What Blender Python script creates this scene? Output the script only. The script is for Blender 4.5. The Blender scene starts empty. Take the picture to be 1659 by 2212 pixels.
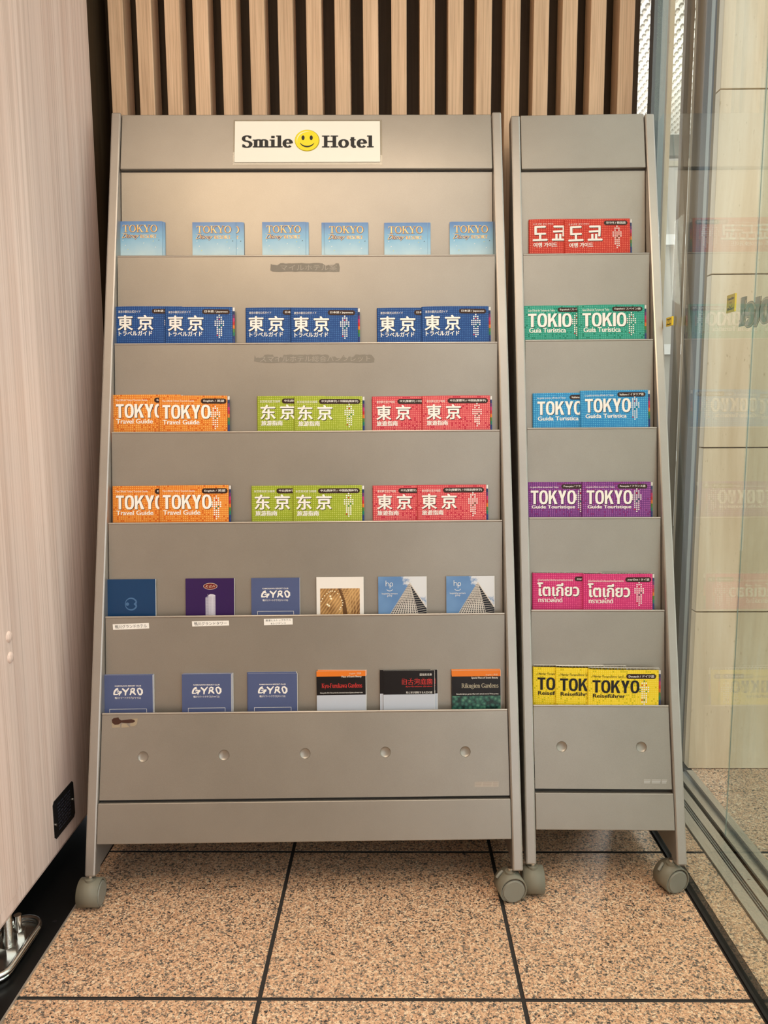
import bpy, bmesh, math, random
from mathutils import Vector, Matrix
random.seed(7)
C = bpy.context.scene.collection
sc = bpy.context.scene
PI = math.pi

# ------------------------------------------------------------------ camera
F_PX, PITCH, YAW, ROLL = 1697.5, 0.1314, -0.01326, -0.00584
IW, IH = 1659, 2212
CAM = Vector((0, 0, 1.0))
cF = Vector((math.sin(YAW) * math.cos(PITCH), math.cos(YAW) * math.cos(PITCH), -math.sin(PITCH)))
_r = Vector((math.cos(YAW), -math.sin(YAW), 0)); _u = _r.cross(cF)
cR = _r * math.cos(ROLL) + _u * math.sin(ROLL); cU = _u * math.cos(ROLL) - _r * math.sin(ROLL)
cam = bpy.data.cameras.new('camera'); co = bpy.data.objects.new('camera', cam); C.objects.link(co)
cam.sensor_fit = 'VERTICAL'; cam.sensor_height = 36; cam.lens = F_PX / IH * 36; cam.clip_start = 0.02
m = Matrix.Identity(4)
for i in range(3):
    m[i][0], m[i][1], m[i][2], m[i][3] = cR[i], cU[i], -cF[i], CAM[i]
co.matrix_world = m
sc.camera = co

# ------------------------------------------------------------------ world, lights, exposure
sc.view_settings.view_transform = 'Standard'; sc.view_settings.look = 'None'
sc.view_settings.gamma = 1; sc.view_settings.use_curve_mapping = False
sc.view_settings.exposure = 0.10
w = bpy.data.worlds.new('daylight'); sc.world = w; w.use_nodes = True
w.node_tree.nodes['Background'].inputs[0].default_value = (0.95, 0.975, 1.0, 1)
w.node_tree.nodes['Background'].inputs[1].default_value = 1.85
def area(name, loc, target, sx, sy, power, col):
    l = bpy.data.lights.new(name, 'AREA'); l.shape = 'RECTANGLE'; l.size = sx; l.size_y = sy
    l.energy = power; l.color = col
    o = bpy.data.objects.new(name, l); C.objects.link(o); o.location = loc
    o.rotation_euler = (Vector(target) - Vector(loc)).to_track_quat('-Z', 'Y').to_euler()
    return o
area('ceiling_panel_lamp', (-0.3, 0.1, 2.57), (-0.3, 0.1, 0), 1.6, 1.6, 27, (1.0, 0.84, 0.68))
pt = bpy.data.lights.new('added_soffit_fill', 'POINT'); pt.energy = 72; pt.shadow_soft_size = 0.25; pt.color = (1.0, 0.97, 0.9)  # unseen fill added in mid-air to brighten the soffit and stone wall
po_ = bpy.data.objects.new('added_soffit_fill', pt); C.objects.link(po_); po_.location = (1.5, 3.9, 1.7)
def downlight(loc, target, power, col, ang=1.5, size=0.05):
    l = bpy.data.lights.new('downlight', 'SPOT'); l.energy = power; l.color = col; l.spot_size = ang; l.spot_blend = 0.7; l.shadow_soft_size = size
    o = bpy.data.objects.new('downlight', l); C.objects.link(o); o.location = loc
    o.rotation_euler = (Vector(target) - Vector(loc)).to_track_quat('-Z', 'Y').to_euler()
downlight((-0.668, -0.144, 2.56), (-0.35, 1.2, 0.9), 20, (1.0, 0.74, 0.42))
downlight((0.1, 0.9, 2.56), (0.0, 1.1, 0.0), 30, (1.0, 0.82, 0.62))

# ------------------------------------------------------------------ helpers
def node_mat(name):
    mt = bpy.data.materials.new(name); mt.use_nodes = True
    nt = mt.node_tree; b = nt.nodes['Principled BSDF']
    return mt, nt, b
def setin(b, k, v):
    if k in b.inputs: b.inputs[k].default_value = v
def flat(name, col, rough=0.5, metal=0.0, spec=0.3, emis=None):
    mt, nt, b = node_mat(name)
    setin(b, 'Base Color', (*col, 1)); setin(b, 'Roughness', rough); setin(b, 'Metallic', metal); setin(b, 'Specular IOR Level', spec)
    if emis:
        setin(b, 'Emission Color', (*emis[0], 1)); setin(b, 'Emission Strength', emis[1])
    return mt
def N(nt, t, **k):
    n = nt.nodes.new(t)
    for a, v in k.items():
        if a.startswith('i_'):
            key = a[2:]
            n.inputs[int(key) if key.isdigit() else key].default_value = v
        else: setattr(n, a, v)
    return n
def coords(nt, scale=(1, 1, 1), rot=(0, 0, 0), world=False):
    if world:
        g = N(nt, 'ShaderNodeNewGeometry'); src = g.outputs['Position']
    else:
        g = N(nt, 'ShaderNodeTexCoord'); src = g.outputs['Object']
    mp = N(nt, 'ShaderNodeMapping'); mp.inputs['Scale'].default_value = scale; mp.inputs['Rotation'].default_value = rot
    nt.links.new(src, mp.inputs['Vector']); return mp.outputs['Vector']
def ramp(nt, fac, stops, interp='LINEAR'):
    r = N(nt, 'ShaderNodeValToRGB'); r.color_ramp.interpolation = interp
    e = r.color_ramp.elements
    while len(e) < len(stops): e.new(0.5)
    for k, (p, c) in enumerate(stops): e[k].position = p; e[k].color = (*c, 1)
    nt.links.new(fac, r.inputs[0]); return r.outputs[0]
def mixc(nt, fac, a, b, mode='MIX'):
    x = N(nt, 'ShaderNodeMix', data_type='RGBA', blend_type=mode)
    for s, v in ((0, fac), (6, a), (7, b)):
        if isinstance(v, (int, float)): x.inputs[s].default_value = v
        elif isinstance(v, tuple): x.inputs[s].default_value = (*v, 1)
        else: nt.links.new(v, x.inputs[s])
    return x.outputs[2]
def mth(nt, op, a, b=None, c=None):
    x = N(nt, 'ShaderNodeMath', operation=op)
    for s, v in enumerate((a, b, c)):
        if v is None: continue
        if isinstance(v, (int, float)): x.inputs[s].default_value = v
        else: nt.links.new(v, x.inputs[s])
    return x.outputs[0]
def bump(nt, b, h, strength, dist=0.001):
    x = N(nt, 'ShaderNodeBump'); x.inputs['Strength'].default_value = strength; x.inputs['Distance'].default_value = dist
    nt.links.new(h, x.inputs['Height']); nt.links.new(x.outputs[0], b.inputs['Normal'])
def noise(nt, vec, scale, detail=3, rough=0.5, dist=0):
    n = N(nt, 'ShaderNodeTexNoise'); nt.links.new(vec, n.inputs['Vector'])
    n.inputs['Scale'].default_value = scale; n.inputs['Detail'].default_value = detail
    n.inputs['Roughness'].default_value = rough; n.inputs['Distortion'].default_value = dist
    return n.outputs[0]

def metal_paint(name, col, rough=0.42, metal=0.35):
    mt, nt, b = node_mat(name)
    v = coords(nt)
    n1 = noise(nt, v, 900, 2, 0.6); n2 = noise(nt, v, 5, 4, 0.6)
    c = mixc(nt, n1, tuple(x * 0.88 for x in col), tuple(min(1, x * 1.12) for x in col))
    g = ramp(nt, n2, [(0.3, (0.93, 0.93, 0.93)), (0.7, (1.05, 1.05, 1.05))])
    c = mixc(nt, 1.0, c, g, 'MULTIPLY')
    # scuffs
    n3 = noise(nt, coords(nt, (14, 60, 14)), 1.0, 5, 0.75, 1.2)
    sm = ramp(nt, n3, [(0.70, (0, 0, 0)), (0.78, (1, 1, 1))])
    c = mixc(nt, mth(nt, 'MULTIPLY', sm, 0.28), c, tuple(x * 0.55 for x in col))
    nt.links.new(c, b.inputs['Base Color'])
    setin(b, 'Metallic', metal); setin(b, 'Roughness', rough)
    bump(nt, b, n1, 0.12, 0.0004)
    return mt
M = {}
M['stand'] = metal_paint('taupe_metallic_paint', (0.335, 0.303, 0.262), 0.38, 0.6)
M['rail'] = metal_paint('rail_metallic_paint', (0.40, 0.365, 0.325), 0.30, 0.6)
M['gap'] = flat('painted_recess_shade', (0.05, 0.045, 0.04), 0.7)  # near-black colour standing in for shade inside gaps
M['plastic'] = flat('khaki_grey_plastic', (0.20, 0.185, 0.14), 0.45)
M['plastic2'] = flat('grey_wheel_plastic', (0.235, 0.225, 0.185), 0.4)
M['white'] = flat('white_print', (0.86, 0.84, 0.80), 0.5)
M['paper'] = flat('page_paper', (0.80, 0.78, 0.73), 0.7)
M['black'] = flat('black_print', (0.012, 0.011, 0.012), 0.4)
M['shadow_ink'] = flat('dark_outline_ink', (0.03, 0.022, 0.02), 0.5)
M['badge'] = flat('dark_brown_badge_print', (0.035, 0.013, 0.008), 0.4)
M['chrome'] = flat('galvanised_steel', (0.72, 0.70, 0.66), 0.22, 1.0)
M['alu'] = None

def wood(name, c1, c2, c3, sx, sz, rough=0.55, world=True, axis='z'):
    mt, nt, b = node_mat(name)
    v = coords(nt, (sx, sx, sz), world=world)
    n1 = noise(nt, v, 1.0, 5, 0.65, 0.4)
    n2 = noise(nt, coords(nt, (sx * 6, sx * 6, sz * 2.2), world=world), 1.0, 3, 0.6, 0.1)
    n3 = noise(nt, coords(nt, (sx * .25, sx * .25, sz * .3), world=world), 1.0, 2)
    c = ramp(nt, n1, [(0.3, c1), (0.5, c2), (0.72, c3)])
    f = ramp(nt, n2, [(0.36, (0.74, 0.70, 0.66)), (0.55, (1, 1, 1))])
    c = mixc(nt, 0.75, c, f, 'MULTIPLY')
    g = ramp(nt, n3, [(0.3, (0.9, 0.9, 0.9)), (0.7, (1.06, 1.06, 1.06))])
    c = mixc(nt, 1.0, c, g, 'MULTIPLY')
    nt.links.new(c, b.inputs['Base Color']); setin(b, 'Roughness', rough)
    bump(nt, b, n2, 0.15, 0.0005)
    return mt
M['oak'] = wood('light_oak_slat_wood', (0.60, 0.40, 0.25), (0.72, 0.49, 0.31), (0.80, 0.56, 0.37), 60, 2.5)
M['pinkwood'] = wood('pale_pink_wood_film', (0.74, 0.56, 0.48), (0.80, 0.635, 0.56), (0.86, 0.71, 0.64), 38, 0.5, 0.42)
M['darkwood'] = wood('dark_brown_panel', (0.045, 0.028, 0.016), (0.06, 0.038, 0.02), (0.08, 0.05, 0.028), 20, 1.5, 0.5)
M['darkwood'].node_tree.nodes['Principled BSDF'].inputs['Specular IOR Level'].default_value = 0.15

def granite(name, tint=(1, 1, 1), rough=0.35):
    mt, nt, b = node_mat(name)
    p = coords(nt, world=True)
    ds = N(nt, 'ShaderNodeTexNoise'); nt.links.new(p, ds.inputs['Vector']); ds.inputs['Scale'].default_value = 420; ds.inputs['Detail'].default_value = 3
    off = N(nt, 'ShaderNodeVectorMath', operation='SCALE'); nt.links.new(ds.outputs['Color'], off.inputs[0]); off.inputs['Scale'].default_value = 0.006
    ad = N(nt, 'ShaderNodeVectorMath', operation='ADD'); nt.links.new(p, ad.inputs[0]); nt.links.new(off.outputs[0], ad.inputs[1])
    v1 = N(nt, 'ShaderNodeTexVoronoi'); nt.links.new(ad.outputs[0], v1.inputs['Vector']); v1.inputs['Scale'].default_value = 330
    sp = N(nt, 'ShaderNodeSeparateColor'); nt.links.new(v1.outputs['Color'], sp.inputs[0])
    big = noise(nt, p, 75, 4, 0.7); fine = noise(nt, p, 900, 2, 0.6)
    val = mth(nt, 'ADD', mth(nt, 'MULTIPLY', sp.outputs[0], 0.62), mth(nt, 'MULTIPLY', big, 0.55))
    c = ramp(nt, val, [(0.0, (0.03, 0.028, 0.028)), (0.285, (0.13, 0.115, 0.10)), (0.37, (0.25, 0.20, 0.15)), (0.44, (0.60, 0.35, 0.21)),
                       (0.60, (0.74, 0.45, 0.27)), (0.72, (0.82, 0.56, 0.36)), (0.84, (0.88, 0.70, 0.50))], 'CONSTANT')
    v2 = N(nt, 'ShaderNodeTexVoronoi'); nt.links.new(ad.outputs[0], v2.inputs['Vector']); v2.inputs['Scale'].default_value = 640
    sp2 = N(nt, 'ShaderNodeSeparateColor'); nt.links.new(v2.outputs['Color'], sp2.inputs[0])
    dk = ramp(nt, sp2.outputs[1], [(0.0, (0.22, 0.2, 0.2)), (0.075, (1, 1, 1))], 'CONSTANT')
    c = mixc(nt, 1.0, c, dk, 'MULTIPLY'); c = mixc(nt, 1.0, c, ramp(nt, fine, [(0.3, (0.8, 0.8, 0.8)), (0.7, (1.12, 1.12, 1.12))]), 'MULTIPLY'); c = mixc(nt, 1.0, c, tint, 'MULTIPLY')
    nt.links.new(c, b.inputs['Base Color']); setin(b, 'Roughness', rough)
    bump(nt, b, big, 0.08, 0.0006)
    return mt
M['granite'] = granite('peach_speckled_granite')
M['granite_out'] = granite('pale_outdoor_granite', (0.95, 1.0, 1.05), 0.5)
M['grout'] = flat('dark_joint_filler', (0.035, 0.032, 0.03), 0.8)

mt, nt, b = node_mat('travertine'); M['trav'] = mt
n1 = noise(nt, coords(nt, (9, 9, 1.0), world=True), 1.0, 5, 0.6, 0.3); n2 = noise(nt, coords(nt, (150, 150, 60), world=True), 1.0, 4, 0.65)
c = ramp(nt, n1, [(0.3, (0.56, 0.42, 0.26)), (0.5, (0.70, 0.565, 0.385)), (0.68, (0.82, 0.72, 0.555))])
c = mixc(nt, 1.0, c, ramp(nt, n2, [(0.28, (0.72, 0.68, 0.62)), (0.36, (1, 1, 1))]), 'MULTIPLY')
nt.links.new(c, b.inputs['Base Color']); setin(b, 'Roughness', 0.5)

mt, nt, b = node_mat('brushed_aluminium'); M['alu'] = mt
n1 = noise(nt, coords(nt, (30, 3, 30), world=True), 8, 4, 0.7)
nt.links.new(ramp(nt, n1, [(0.3, (0.50, 0.47, 0.41)), (0.7, (0.62, 0.60, 0.54))]), b.inputs['Base Color'])
setin(b, 'Metallic', 0.75); setin(b, 'Roughness', 0.38)
M['steel'] = flat('blue_grey_steel', (0.25, 0.27, 0.265), 0.38, 0.7)
M['steel_dark'] = flat('dark_steel', (0.10, 0.105, 0.11), 0.3, 0.7)

def glassmat(name, tint, boost=0.0, thin=1.45):
    mt = bpy.data.materials.new(name); mt.use_nodes = True; nt = mt.node_tree; nt.nodes.clear()
    out = N(nt, 'ShaderNodeOutputMaterial'); tr = N(nt, 'ShaderNodeBsdfTransparent'); gl = N(nt, 'ShaderNodeBsdfGlossy'); mx = N(nt, 'ShaderNodeMixShader')
    tr.inputs[0].default_value = (*tint, 1); gl.inputs['Roughness'].default_value = 0.0; gl.inputs[0].default_value = (0.95, 0.97, 0.96, 1)
    g = N(nt, 'ShaderNodeNewGeometry'); dp = N(nt, 'ShaderNodeVectorMath', operation='DOT_PRODUCT')
    nt.links.new(g.outputs['Incoming'], dp.inputs[0]); nt.links.new(g.outputs['Normal'], dp.inputs[1])
    q = mth(nt, 'SUBTRACT', 1.0, mth(nt, 'ABSOLUTE', dp.outputs['Value']))       # Schlick term, the same from both faces
    f = mth(nt, 'MULTIPLY_ADD', mth(nt, 'POWER', q, 5.0), 0.62, 0.04 + boost)
    nt.links.new(f, mx.inputs[0]); nt.links.new(tr.outputs[0], mx.inputs[1]); nt.links.new(gl.outputs[0], mx.inputs[2]); nt.links.new(mx.outputs[0], out.inputs[0])
    return mt
M['glass'] = glassmat('clear_glass', (0.93, 0.96, 0.94))
M['film'] = glassmat('clear_film', (0.97, 0.965, 0.94))
M['glass_edge'] = flat('glass_edge', (0.30, 0.36, 0.33), 0.3)

class MB:
    """collects shapes into one mesh with several materials"""
    def __init__(s): s.v = []; s.f = []; s.mi = []; s.mats = []; s.smooth = []
    def m(s, mat):
        if mat not in s.mats: s.mats.append(mat)
        return s.mats.index(mat)
    def add(s, vs, fs, mat, sm=False):
        o = len(s.v); k = s.m(mat); s.v += [tuple(v) for v in vs]
        for f in fs: s.f.append([i + o for i in f]); s.mi.append(k); s.smooth.append(sm)
    def box(s, x0, x1, y0, y1, z0, z1, mat):
        v = [(x, y, z) for x in (x0, x1) for y in (y0, y1) for z in (z0, z1)]
        s.add(v, [(0, 1, 3, 2), (4, 6, 7, 5), (0, 4, 5, 1), (2, 3, 7, 6), (0, 2, 6, 4), (1, 5, 7, 3)], mat)
    def prism(s, poly, z0, z1, mat, plane='xy'):
        n = len(poly)
        def q(p, z):
            if plane == 'xy': return (p[0], p[1], z)
            if plane == 'yz': return (z, p[0], p[1])
            return (p[0], z, p[1])
        s.add([q(p, z0) for p in poly] + [q(p, z1) for p in poly],
              [tuple(range(n))[::-1], tuple(range(n, 2 * n))] + [(i, (i + 1) % n, n + (i + 1) % n, n + i) for i in range(n)], mat)
    def flat(s, poly, z, mat):
        s.add([(p[0], p[1], z) for p in poly], [tuple(range(len(poly)))], mat)
    def rect(s, x0, x1, y0, y1, z, mat): s.flat([(x0, y0), (x1, y0), (x1, y1), (x0, y1)], z, mat)
    def disc(s, cx, cy, r, z, mat, n=24, ry=None):
        ry = r if ry is None else ry
        s.flat([(cx + r * math.cos(2 * PI * i / n), cy + ry * math.sin(2 * PI * i / n)) for i in range(n)], z, mat)
    def strip(s, pts, wd, z, mat):
        # polyline ribbon; wd number or list
        n = len(pts); L = []; R = []
        for i, p in enumerate(pts):
            a = pts[max(0, i - 1)]; c = pts[min(n - 1, i + 1)]
            dx, dy = c[0] - a[0], c[1] - a[1]; l = math.hypot(dx, dy) or 1
            h = (wd[i] if isinstance(wd, list) else wd) / 2
            L.append((p[0] - dy / l * h, p[1] + dx / l * h, z)); R.append((p[0] + dy / l * h, p[1] - dx / l * h, z))
        s.add(R + L, [(i, i + 1, n + i + 1, n + i) for i in range(n - 1)], mat)
    def cyl(s, c, axis, r, h, mat, n=24, r2=None, sm=True):
        ax = Vector(axis).normalized(); t = ax.orthogonal().normalized(); q = ax.cross(t); c = Vector(c); r2 = r if r2 is None else r2
        a = [c + t * r * math.cos(2 * PI * i / n) + q * r * math.sin(2 * PI * i / n) for i in range(n)]
        d = [c + ax * h + t * r2 * math.cos(2 * PI * i / n) + q * r2 * math.sin(2 * PI * i / n) for i in range(n)]
        s.add(a + d, [(i, (i + 1) % n, n + (i + 1) % n, n + i) for i in range(n)], mat, sm)
        s.add(a + d, [tuple(range(n))[::-1], tuple(range(n, 2 * n))], mat)
    def tube(s, pts, r, mat, n=10):
        pts = [Vector(p) for p in pts]; rings = []
        up = None
        for i, p in enumerate(pts):
            d = (pts[min(len(pts) - 1, i + 1)] - pts[max(0, i - 1)]).normalized()
            t = d.orthogonal().normalized() if up is None else (up - d * up.dot(d)).normalized()
            up = t; q = d.cross(t); rings.append([p + t * r * math.cos(2 * PI * k / n) + q * r * math.sin(2 * PI * k / n) for k in range(n)])
        v = [x for rg in rings for x in rg]; f = []
        for i in range(len(pts) - 1):
            f += [(i * n + k, i * n + (k + 1) % n, (i + 1) * n + (k + 1) % n, (i + 1) * n + k) for k in range(n)]
        s.add(v, f, mat, True); s.add(rings[0] + rings[-1], [tuple(range(n))[::-1], tuple(range(n, 2 * n))], mat)
    def text(s, string, x0, y0, x1, y1, z, mat, bold=0.0, shear=0.0, res=3):
        vs, fs = text_geo(string, bold, res)
        s.add([(x0 + (vx + shear * (vy - 0.5) * 0.1) * (x1 - x0), y0 + vy * (y1 - y0), z) for vx, vy in vs], fs, mat)
    def build(s, name, parent=None, matrix=None, fn=None, bevel=0, split=0, norm=True):
        me = bpy.data.meshes.new(name)
        v = [fn(*p) for p in s.v] if fn else s.v
        me.from_pydata(v, [], s.f)
        for mt in s.mats: me.materials.append(mt)
        me.polygons.foreach_set('material_index', s.mi); me.polygons.foreach_set('use_smooth', s.smooth)
        me.update()
        if norm:
            bm = bmesh.new(); bm.from_mesh(me); bmesh.ops.recalc_face_normals(bm, faces=bm.faces); bm.to_mesh(me); bm.free()
        o = bpy.data.objects.new(name, me); C.objects.link(o)
        if bevel:
            md = o.modifiers.new('bevel', 'BEVEL'); md.width = bevel; md.segments = 2; md.limit_method = 'ANGLE'
        if parent is not None: o.parent = parent
        if matrix is not None:
            o.matrix_local = (parent['_m_inv'] @ matrix) if False else matrix
        return o
_tc = {}
def text_geo(string, bold, res):
    k = (string, bold, res)
    if k in _tc: return _tc[k]
    c = bpy.data.curves.new('t', 'FONT'); c.body = string; c.offset = bold; c.resolution_u = res
    o = bpy.data.objects.new('t', c); C.objects.link(o)
    me = bpy.data.meshes.new_from_object(o.evaluated_get(bpy.context.evaluated_depsgraph_get()))
    xs = [v.co.x for v in me.vertices]; ys = [v.co.y for v in me.vertices]
    a, bb, c0, d = min(xs), max(xs), min(ys), max(ys)
    vs = [((v.co.x - a) / (bb - a), (v.co.y - c0) / (d - c0)) for v in me.vertices]
    fs = [tuple(p.vertices) for p in me.polygons]
    bpy.data.objects.remove(o); bpy.data.curves.remove(c); bpy.data.meshes.remove(me)
    _tc[k] = (vs, fs); return _tc[k]

# serif lettering drawn with contrasted strokes
def arc(cx, cy, rx, ry, a0, a1, n=14):
    return [(cx + rx * math.cos(math.radians(a0 + (a1 - a0) * i / n)), cy + ry * math.sin(math.radians(a0 + (a1 - a0) * i / n))) for i in range(n + 1)]
GL = {  # width, strokes (points, kind), serifs (x, y, halfwidth)
 'T': (.82, [([(.41, 0), (.41, .97)], 'T'), ([(.05, .955), (.77, .955)], 't'), ([(.07, .98), (.04, .72)], 't'), ([(.75, .98), (.78, .72)], 't')], [(.41, 0, .19)]),
 'O': (.92, [(arc(.46, .5, .36, .47, 90, 450, 28), None)], []),
 'K': (.92, [([(.2, 0), (.2, 1)], 'T'), ([(.25, .40), (.70, .98)], 't'), ([(.40, .58), (.76, .02)], 'T')], [(.2, 0, .18), (.2, 1, .18), (.70, 1, .14), (.76, 0, .16)]),
 'Y': (.86, [([(.14, .98), (.44, .42)], 'T'), ([(.74, .98), (.44, .42)], 't'), ([(.44, .46), (.44, 0)], 'T')], [(.14, 1, .15), (.74, 1, .13), (.44, 0, .18)]),
 'R': (.88, [([(.2, 0), (.2, 1)], 'T'), ([(.2, .96), (.42, .96)] + arc(.42, .73, .20, .23, 90, -90, 12) + [(.2, .5)], None), ([(.42, .5), (.78, .02)], 'T')], [(.2, 0, .17), (.2, 1, .15), (.78, 0, .13)]),
 'E': (.74, [([(.2, 0), (.2, 1)], 'T'), ([(.1, .96), (.64, .96)], 't'), ([(.2, .5), (.5, .5)], 't'), ([(.1, .04), (.66, .04)], 't'), ([(.63, .98), (.65, .76)], 't'), ([(.65, .02), (.68, .26)], 't')], []),
 'S': (.66, [(arc(.33, .75, .22, .22, 20, 270, 16) + arc(.33, .26, .24, .25, 90, -160, 16)[1:], None), ([(.55, .98), (.55, .76)], 't'), ([(.09, .02), (.09, .26)], 't')], []),
 'G': (.92, [(arc(.47, .5, .37, .47, 45, 330, 22), None), ([(.76, .06), (.76, .42)], 'T'), ([(.74, .96), (.76, .70)], 't')], [(.74, .42, .14)]),
 'H': (.98, [([(.22, 0), (.22, 1)], 'T'), ([(.76, 0), (.76, 1)], 'T'), ([(.22, .5), (.76, .5)], 't')], [(.22, 0, .18), (.22, 1, .18), (.76, 0, .18), (.76, 1, .18)]),
 'F': (.74, [([(.2, 0), (.2, 1)], 'T'), ([(.1, .96), (.66, .96)], 't'), ([(.2, .5), (.5, .5)], 't'), ([(.65, .98), (.67, .74)], 't')], [(.2, 0, .18)]),
 'a': (.58, [([(.44, .52), (.44, .06), (.52, .03)], 'T'), (arc(.27, .50, .18, .17, 150, 20, 10), None), (arc(.27, .18, .19, .17, 60, 330, 14), None)], []),
 'd': (.66, [([(.48, 0), (.48, 1)], 'T'), (arc(.28, .33, .21, .32, 50, 320, 18), None)], [(.54, 0, .08), (.42, 1, .1)]),
 'e': (.60, [(arc(.30, .34, .22, .32, 0, 320, 22), None), ([(.08, .36), (.53, .36)], 't')], []),
 'g': (.62, [(arc(.28, .42, .19, .22, 90, 450, 20), None), ([(.42, .58), (.56, .66)], 't'), (arc(.29, -.10, .22, .15, 90, 450, 20), None), ([(.14, .18), (.14, .05), (.3, .04)], 't')], []),
 'i': (.36, [([(.18, 0), (.18, .66)], 'T'), ([(.18, .80), (.18, .98)], 'T')], [(.18, 0, .15), (.12, .66, .09)]),
 'k': (.66, [([(.17, 0), (.17, 1)], 'T'), ([(.2, .28), (.50, .64)], 't'), ([(.30, .40), (.56, .02)], 'T')], [(.17, 0, .14), (.11, 1, .09), (.50, .66, .1), (.56, 0, .12)]),
 'l': (.36, [([(.18, 0), (.18, 1)], 'T')], [(.18, 0, .15), (.12, 1, .09)]),
 'm': (1.02, [([(.17, 0), (.17, .66)], 'T'), (arc(.34, .46, .17, .18, 160, 0, 10) + [(.51, 0)], None), (arc(.68, .46, .17, .18, 160, 0, 10) + [(.85, 0)], None)], [(.17, 0, .13), (.11, .66, .08), (.51, 0, .13), (.85, 0, .13)]),
 'n': (.70, [([(.17, 0), (.17, .66)], 'T'), (arc(.35, .46, .18, .18, 160, 0, 10) + [(.53, 0)], None)], [(.17, 0, .13), (.11, .66, .08), (.53, 0, .13)]),
 'o': (.62, [(arc(.31, .33, .23, .31, 90, 450, 24), None)], []),
 'r': (.50, [([(.17, 0), (.17, .66)], 'T'), (arc(.34, .46, .16, .18, 170, 60, 8), None), ([(.42, .58), (.44, .50)], 'T')], [(.17, 0, .14), (.11, .66, .08)]),
 's': (.50, [(arc(.25, .49, .15, .15, 20, 270, 12) + arc(.25, .18, .17, .16, 90, -160, 12)[1:], None)], []),
 't': (.44, [([(.2, .86), (.2, .14), (.28, .05), (.40, .08)], 'T'), ([(.04, .64), (.40, .64)], 't')], []),
 'u': (.70, [([(.16, .66), (.16, .2)] + arc(.34, .2, .18, .17, 180, 330, 8), None), ([(.52, .66), (.52, 0)], 'T')], [(.12, .66, .1), (.48, .66, .1), (.58, 0, .08)]),
 'w': (.92, [([(.12, .64), (.30, .02)], 'T'), ([(.30, .02), (.46, .60)], 't'), ([(.46, .60), (.62, .02)], 'T'), ([(.62, .02), (.80, .64)], 't')], [(.12, .66, .11), (.46, .66, .1), (.80, .66, .11)]),
 'y': (.64, [([(.12, .64), (.32, .02)], 'T'), ([(.52, .64), (.32, .02), (.22, -.26), (.10, -.26)], 't')], [(.12, .66, .12), (.52, .66, .1)]),
 '-': (.34, [([(.05, .30), (.29, .30)], 'T')], []), ' ': (.34, [], []), '.': (.25, [([(.12, .0), (.12, .1)], 'T')], []),
}
def serif(mb, string, x0, y0, x1, cap, z, mat, thick=.15, thin=.05, track=0.0, yscale=1.0):
    tot = sum(GL[c][0] + track for c in string) - track
    k = (x1 - x0) / tot; x = 0
    for c in string:
        wd, st, se = GL[c]
        for n, (pts, kind) in enumerate(st):
            hs = []
            for i in range(len(pts)):
                a = pts[max(0, i - 1)]; b_ = pts[min(len(pts) - 1, i + 1)]
                l = math.hypot(b_[0] - a[0], b_[1] - a[1]) or 1; ty = abs(b_[1] - a[1]) / l
                hs.append(thick if kind == 'T' else thin if kind == 't' else thin + (thick - thin) * ty ** 1.5)
            P = [((x + p[0]), p[1]) for p in pts]; nn = len(P); L = []; R = []
            closed = kind is None and math.dist(P[0], P[-1]) < 1e-6
            for i, p in enumerate(P):
                a = P[i - 1] if i > 0 else (P[-2] if closed else P[0]); b_ = P[i + 1] if i < nn - 1 else (P[1] if closed else P[-1])
                dx, dy = b_[0] - a[0], b_[1] - a[1]; l = math.hypot(dx, dy) or 1; h = hs[i] / 2
                if kind == '-': h = hs[i]
                L.append((p[0] - dy / l * h, p[1] + dx / l * h)); R.append((p[0] + dy / l * h, p[1] - dx / l * h))
            q = lambda t, n=n: (x0 + t[0] * k, y0 + t[1] * cap, z + n * 2e-5)
            mb.add([q(t) for t in R + L], [(i, i + 1, nn + i + 1, nn + i) for i in range(nn - 1)], mat)
        for n, (sx, sy, hw) in enumerate(se):
            t2 = thin * 0.9; yy = 0 if sy < .3 and sy >= 0 else sy - t2
            xs = [x + sx - hw - thick * .25, x + sx + hw + thick * .25]
            mb.flat([(x0 + xs[0] * k, y0 + yy * cap), (x0 + xs[1] * k, y0 + yy * cap), (x0 + xs[1] * k, y0 + (yy + t2) * cap), (x0 + xs[0] * k, y0 + (yy + t2) * cap)], z + 1e-4 + n * 1e-5, mat)
        x += wd + track

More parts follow.
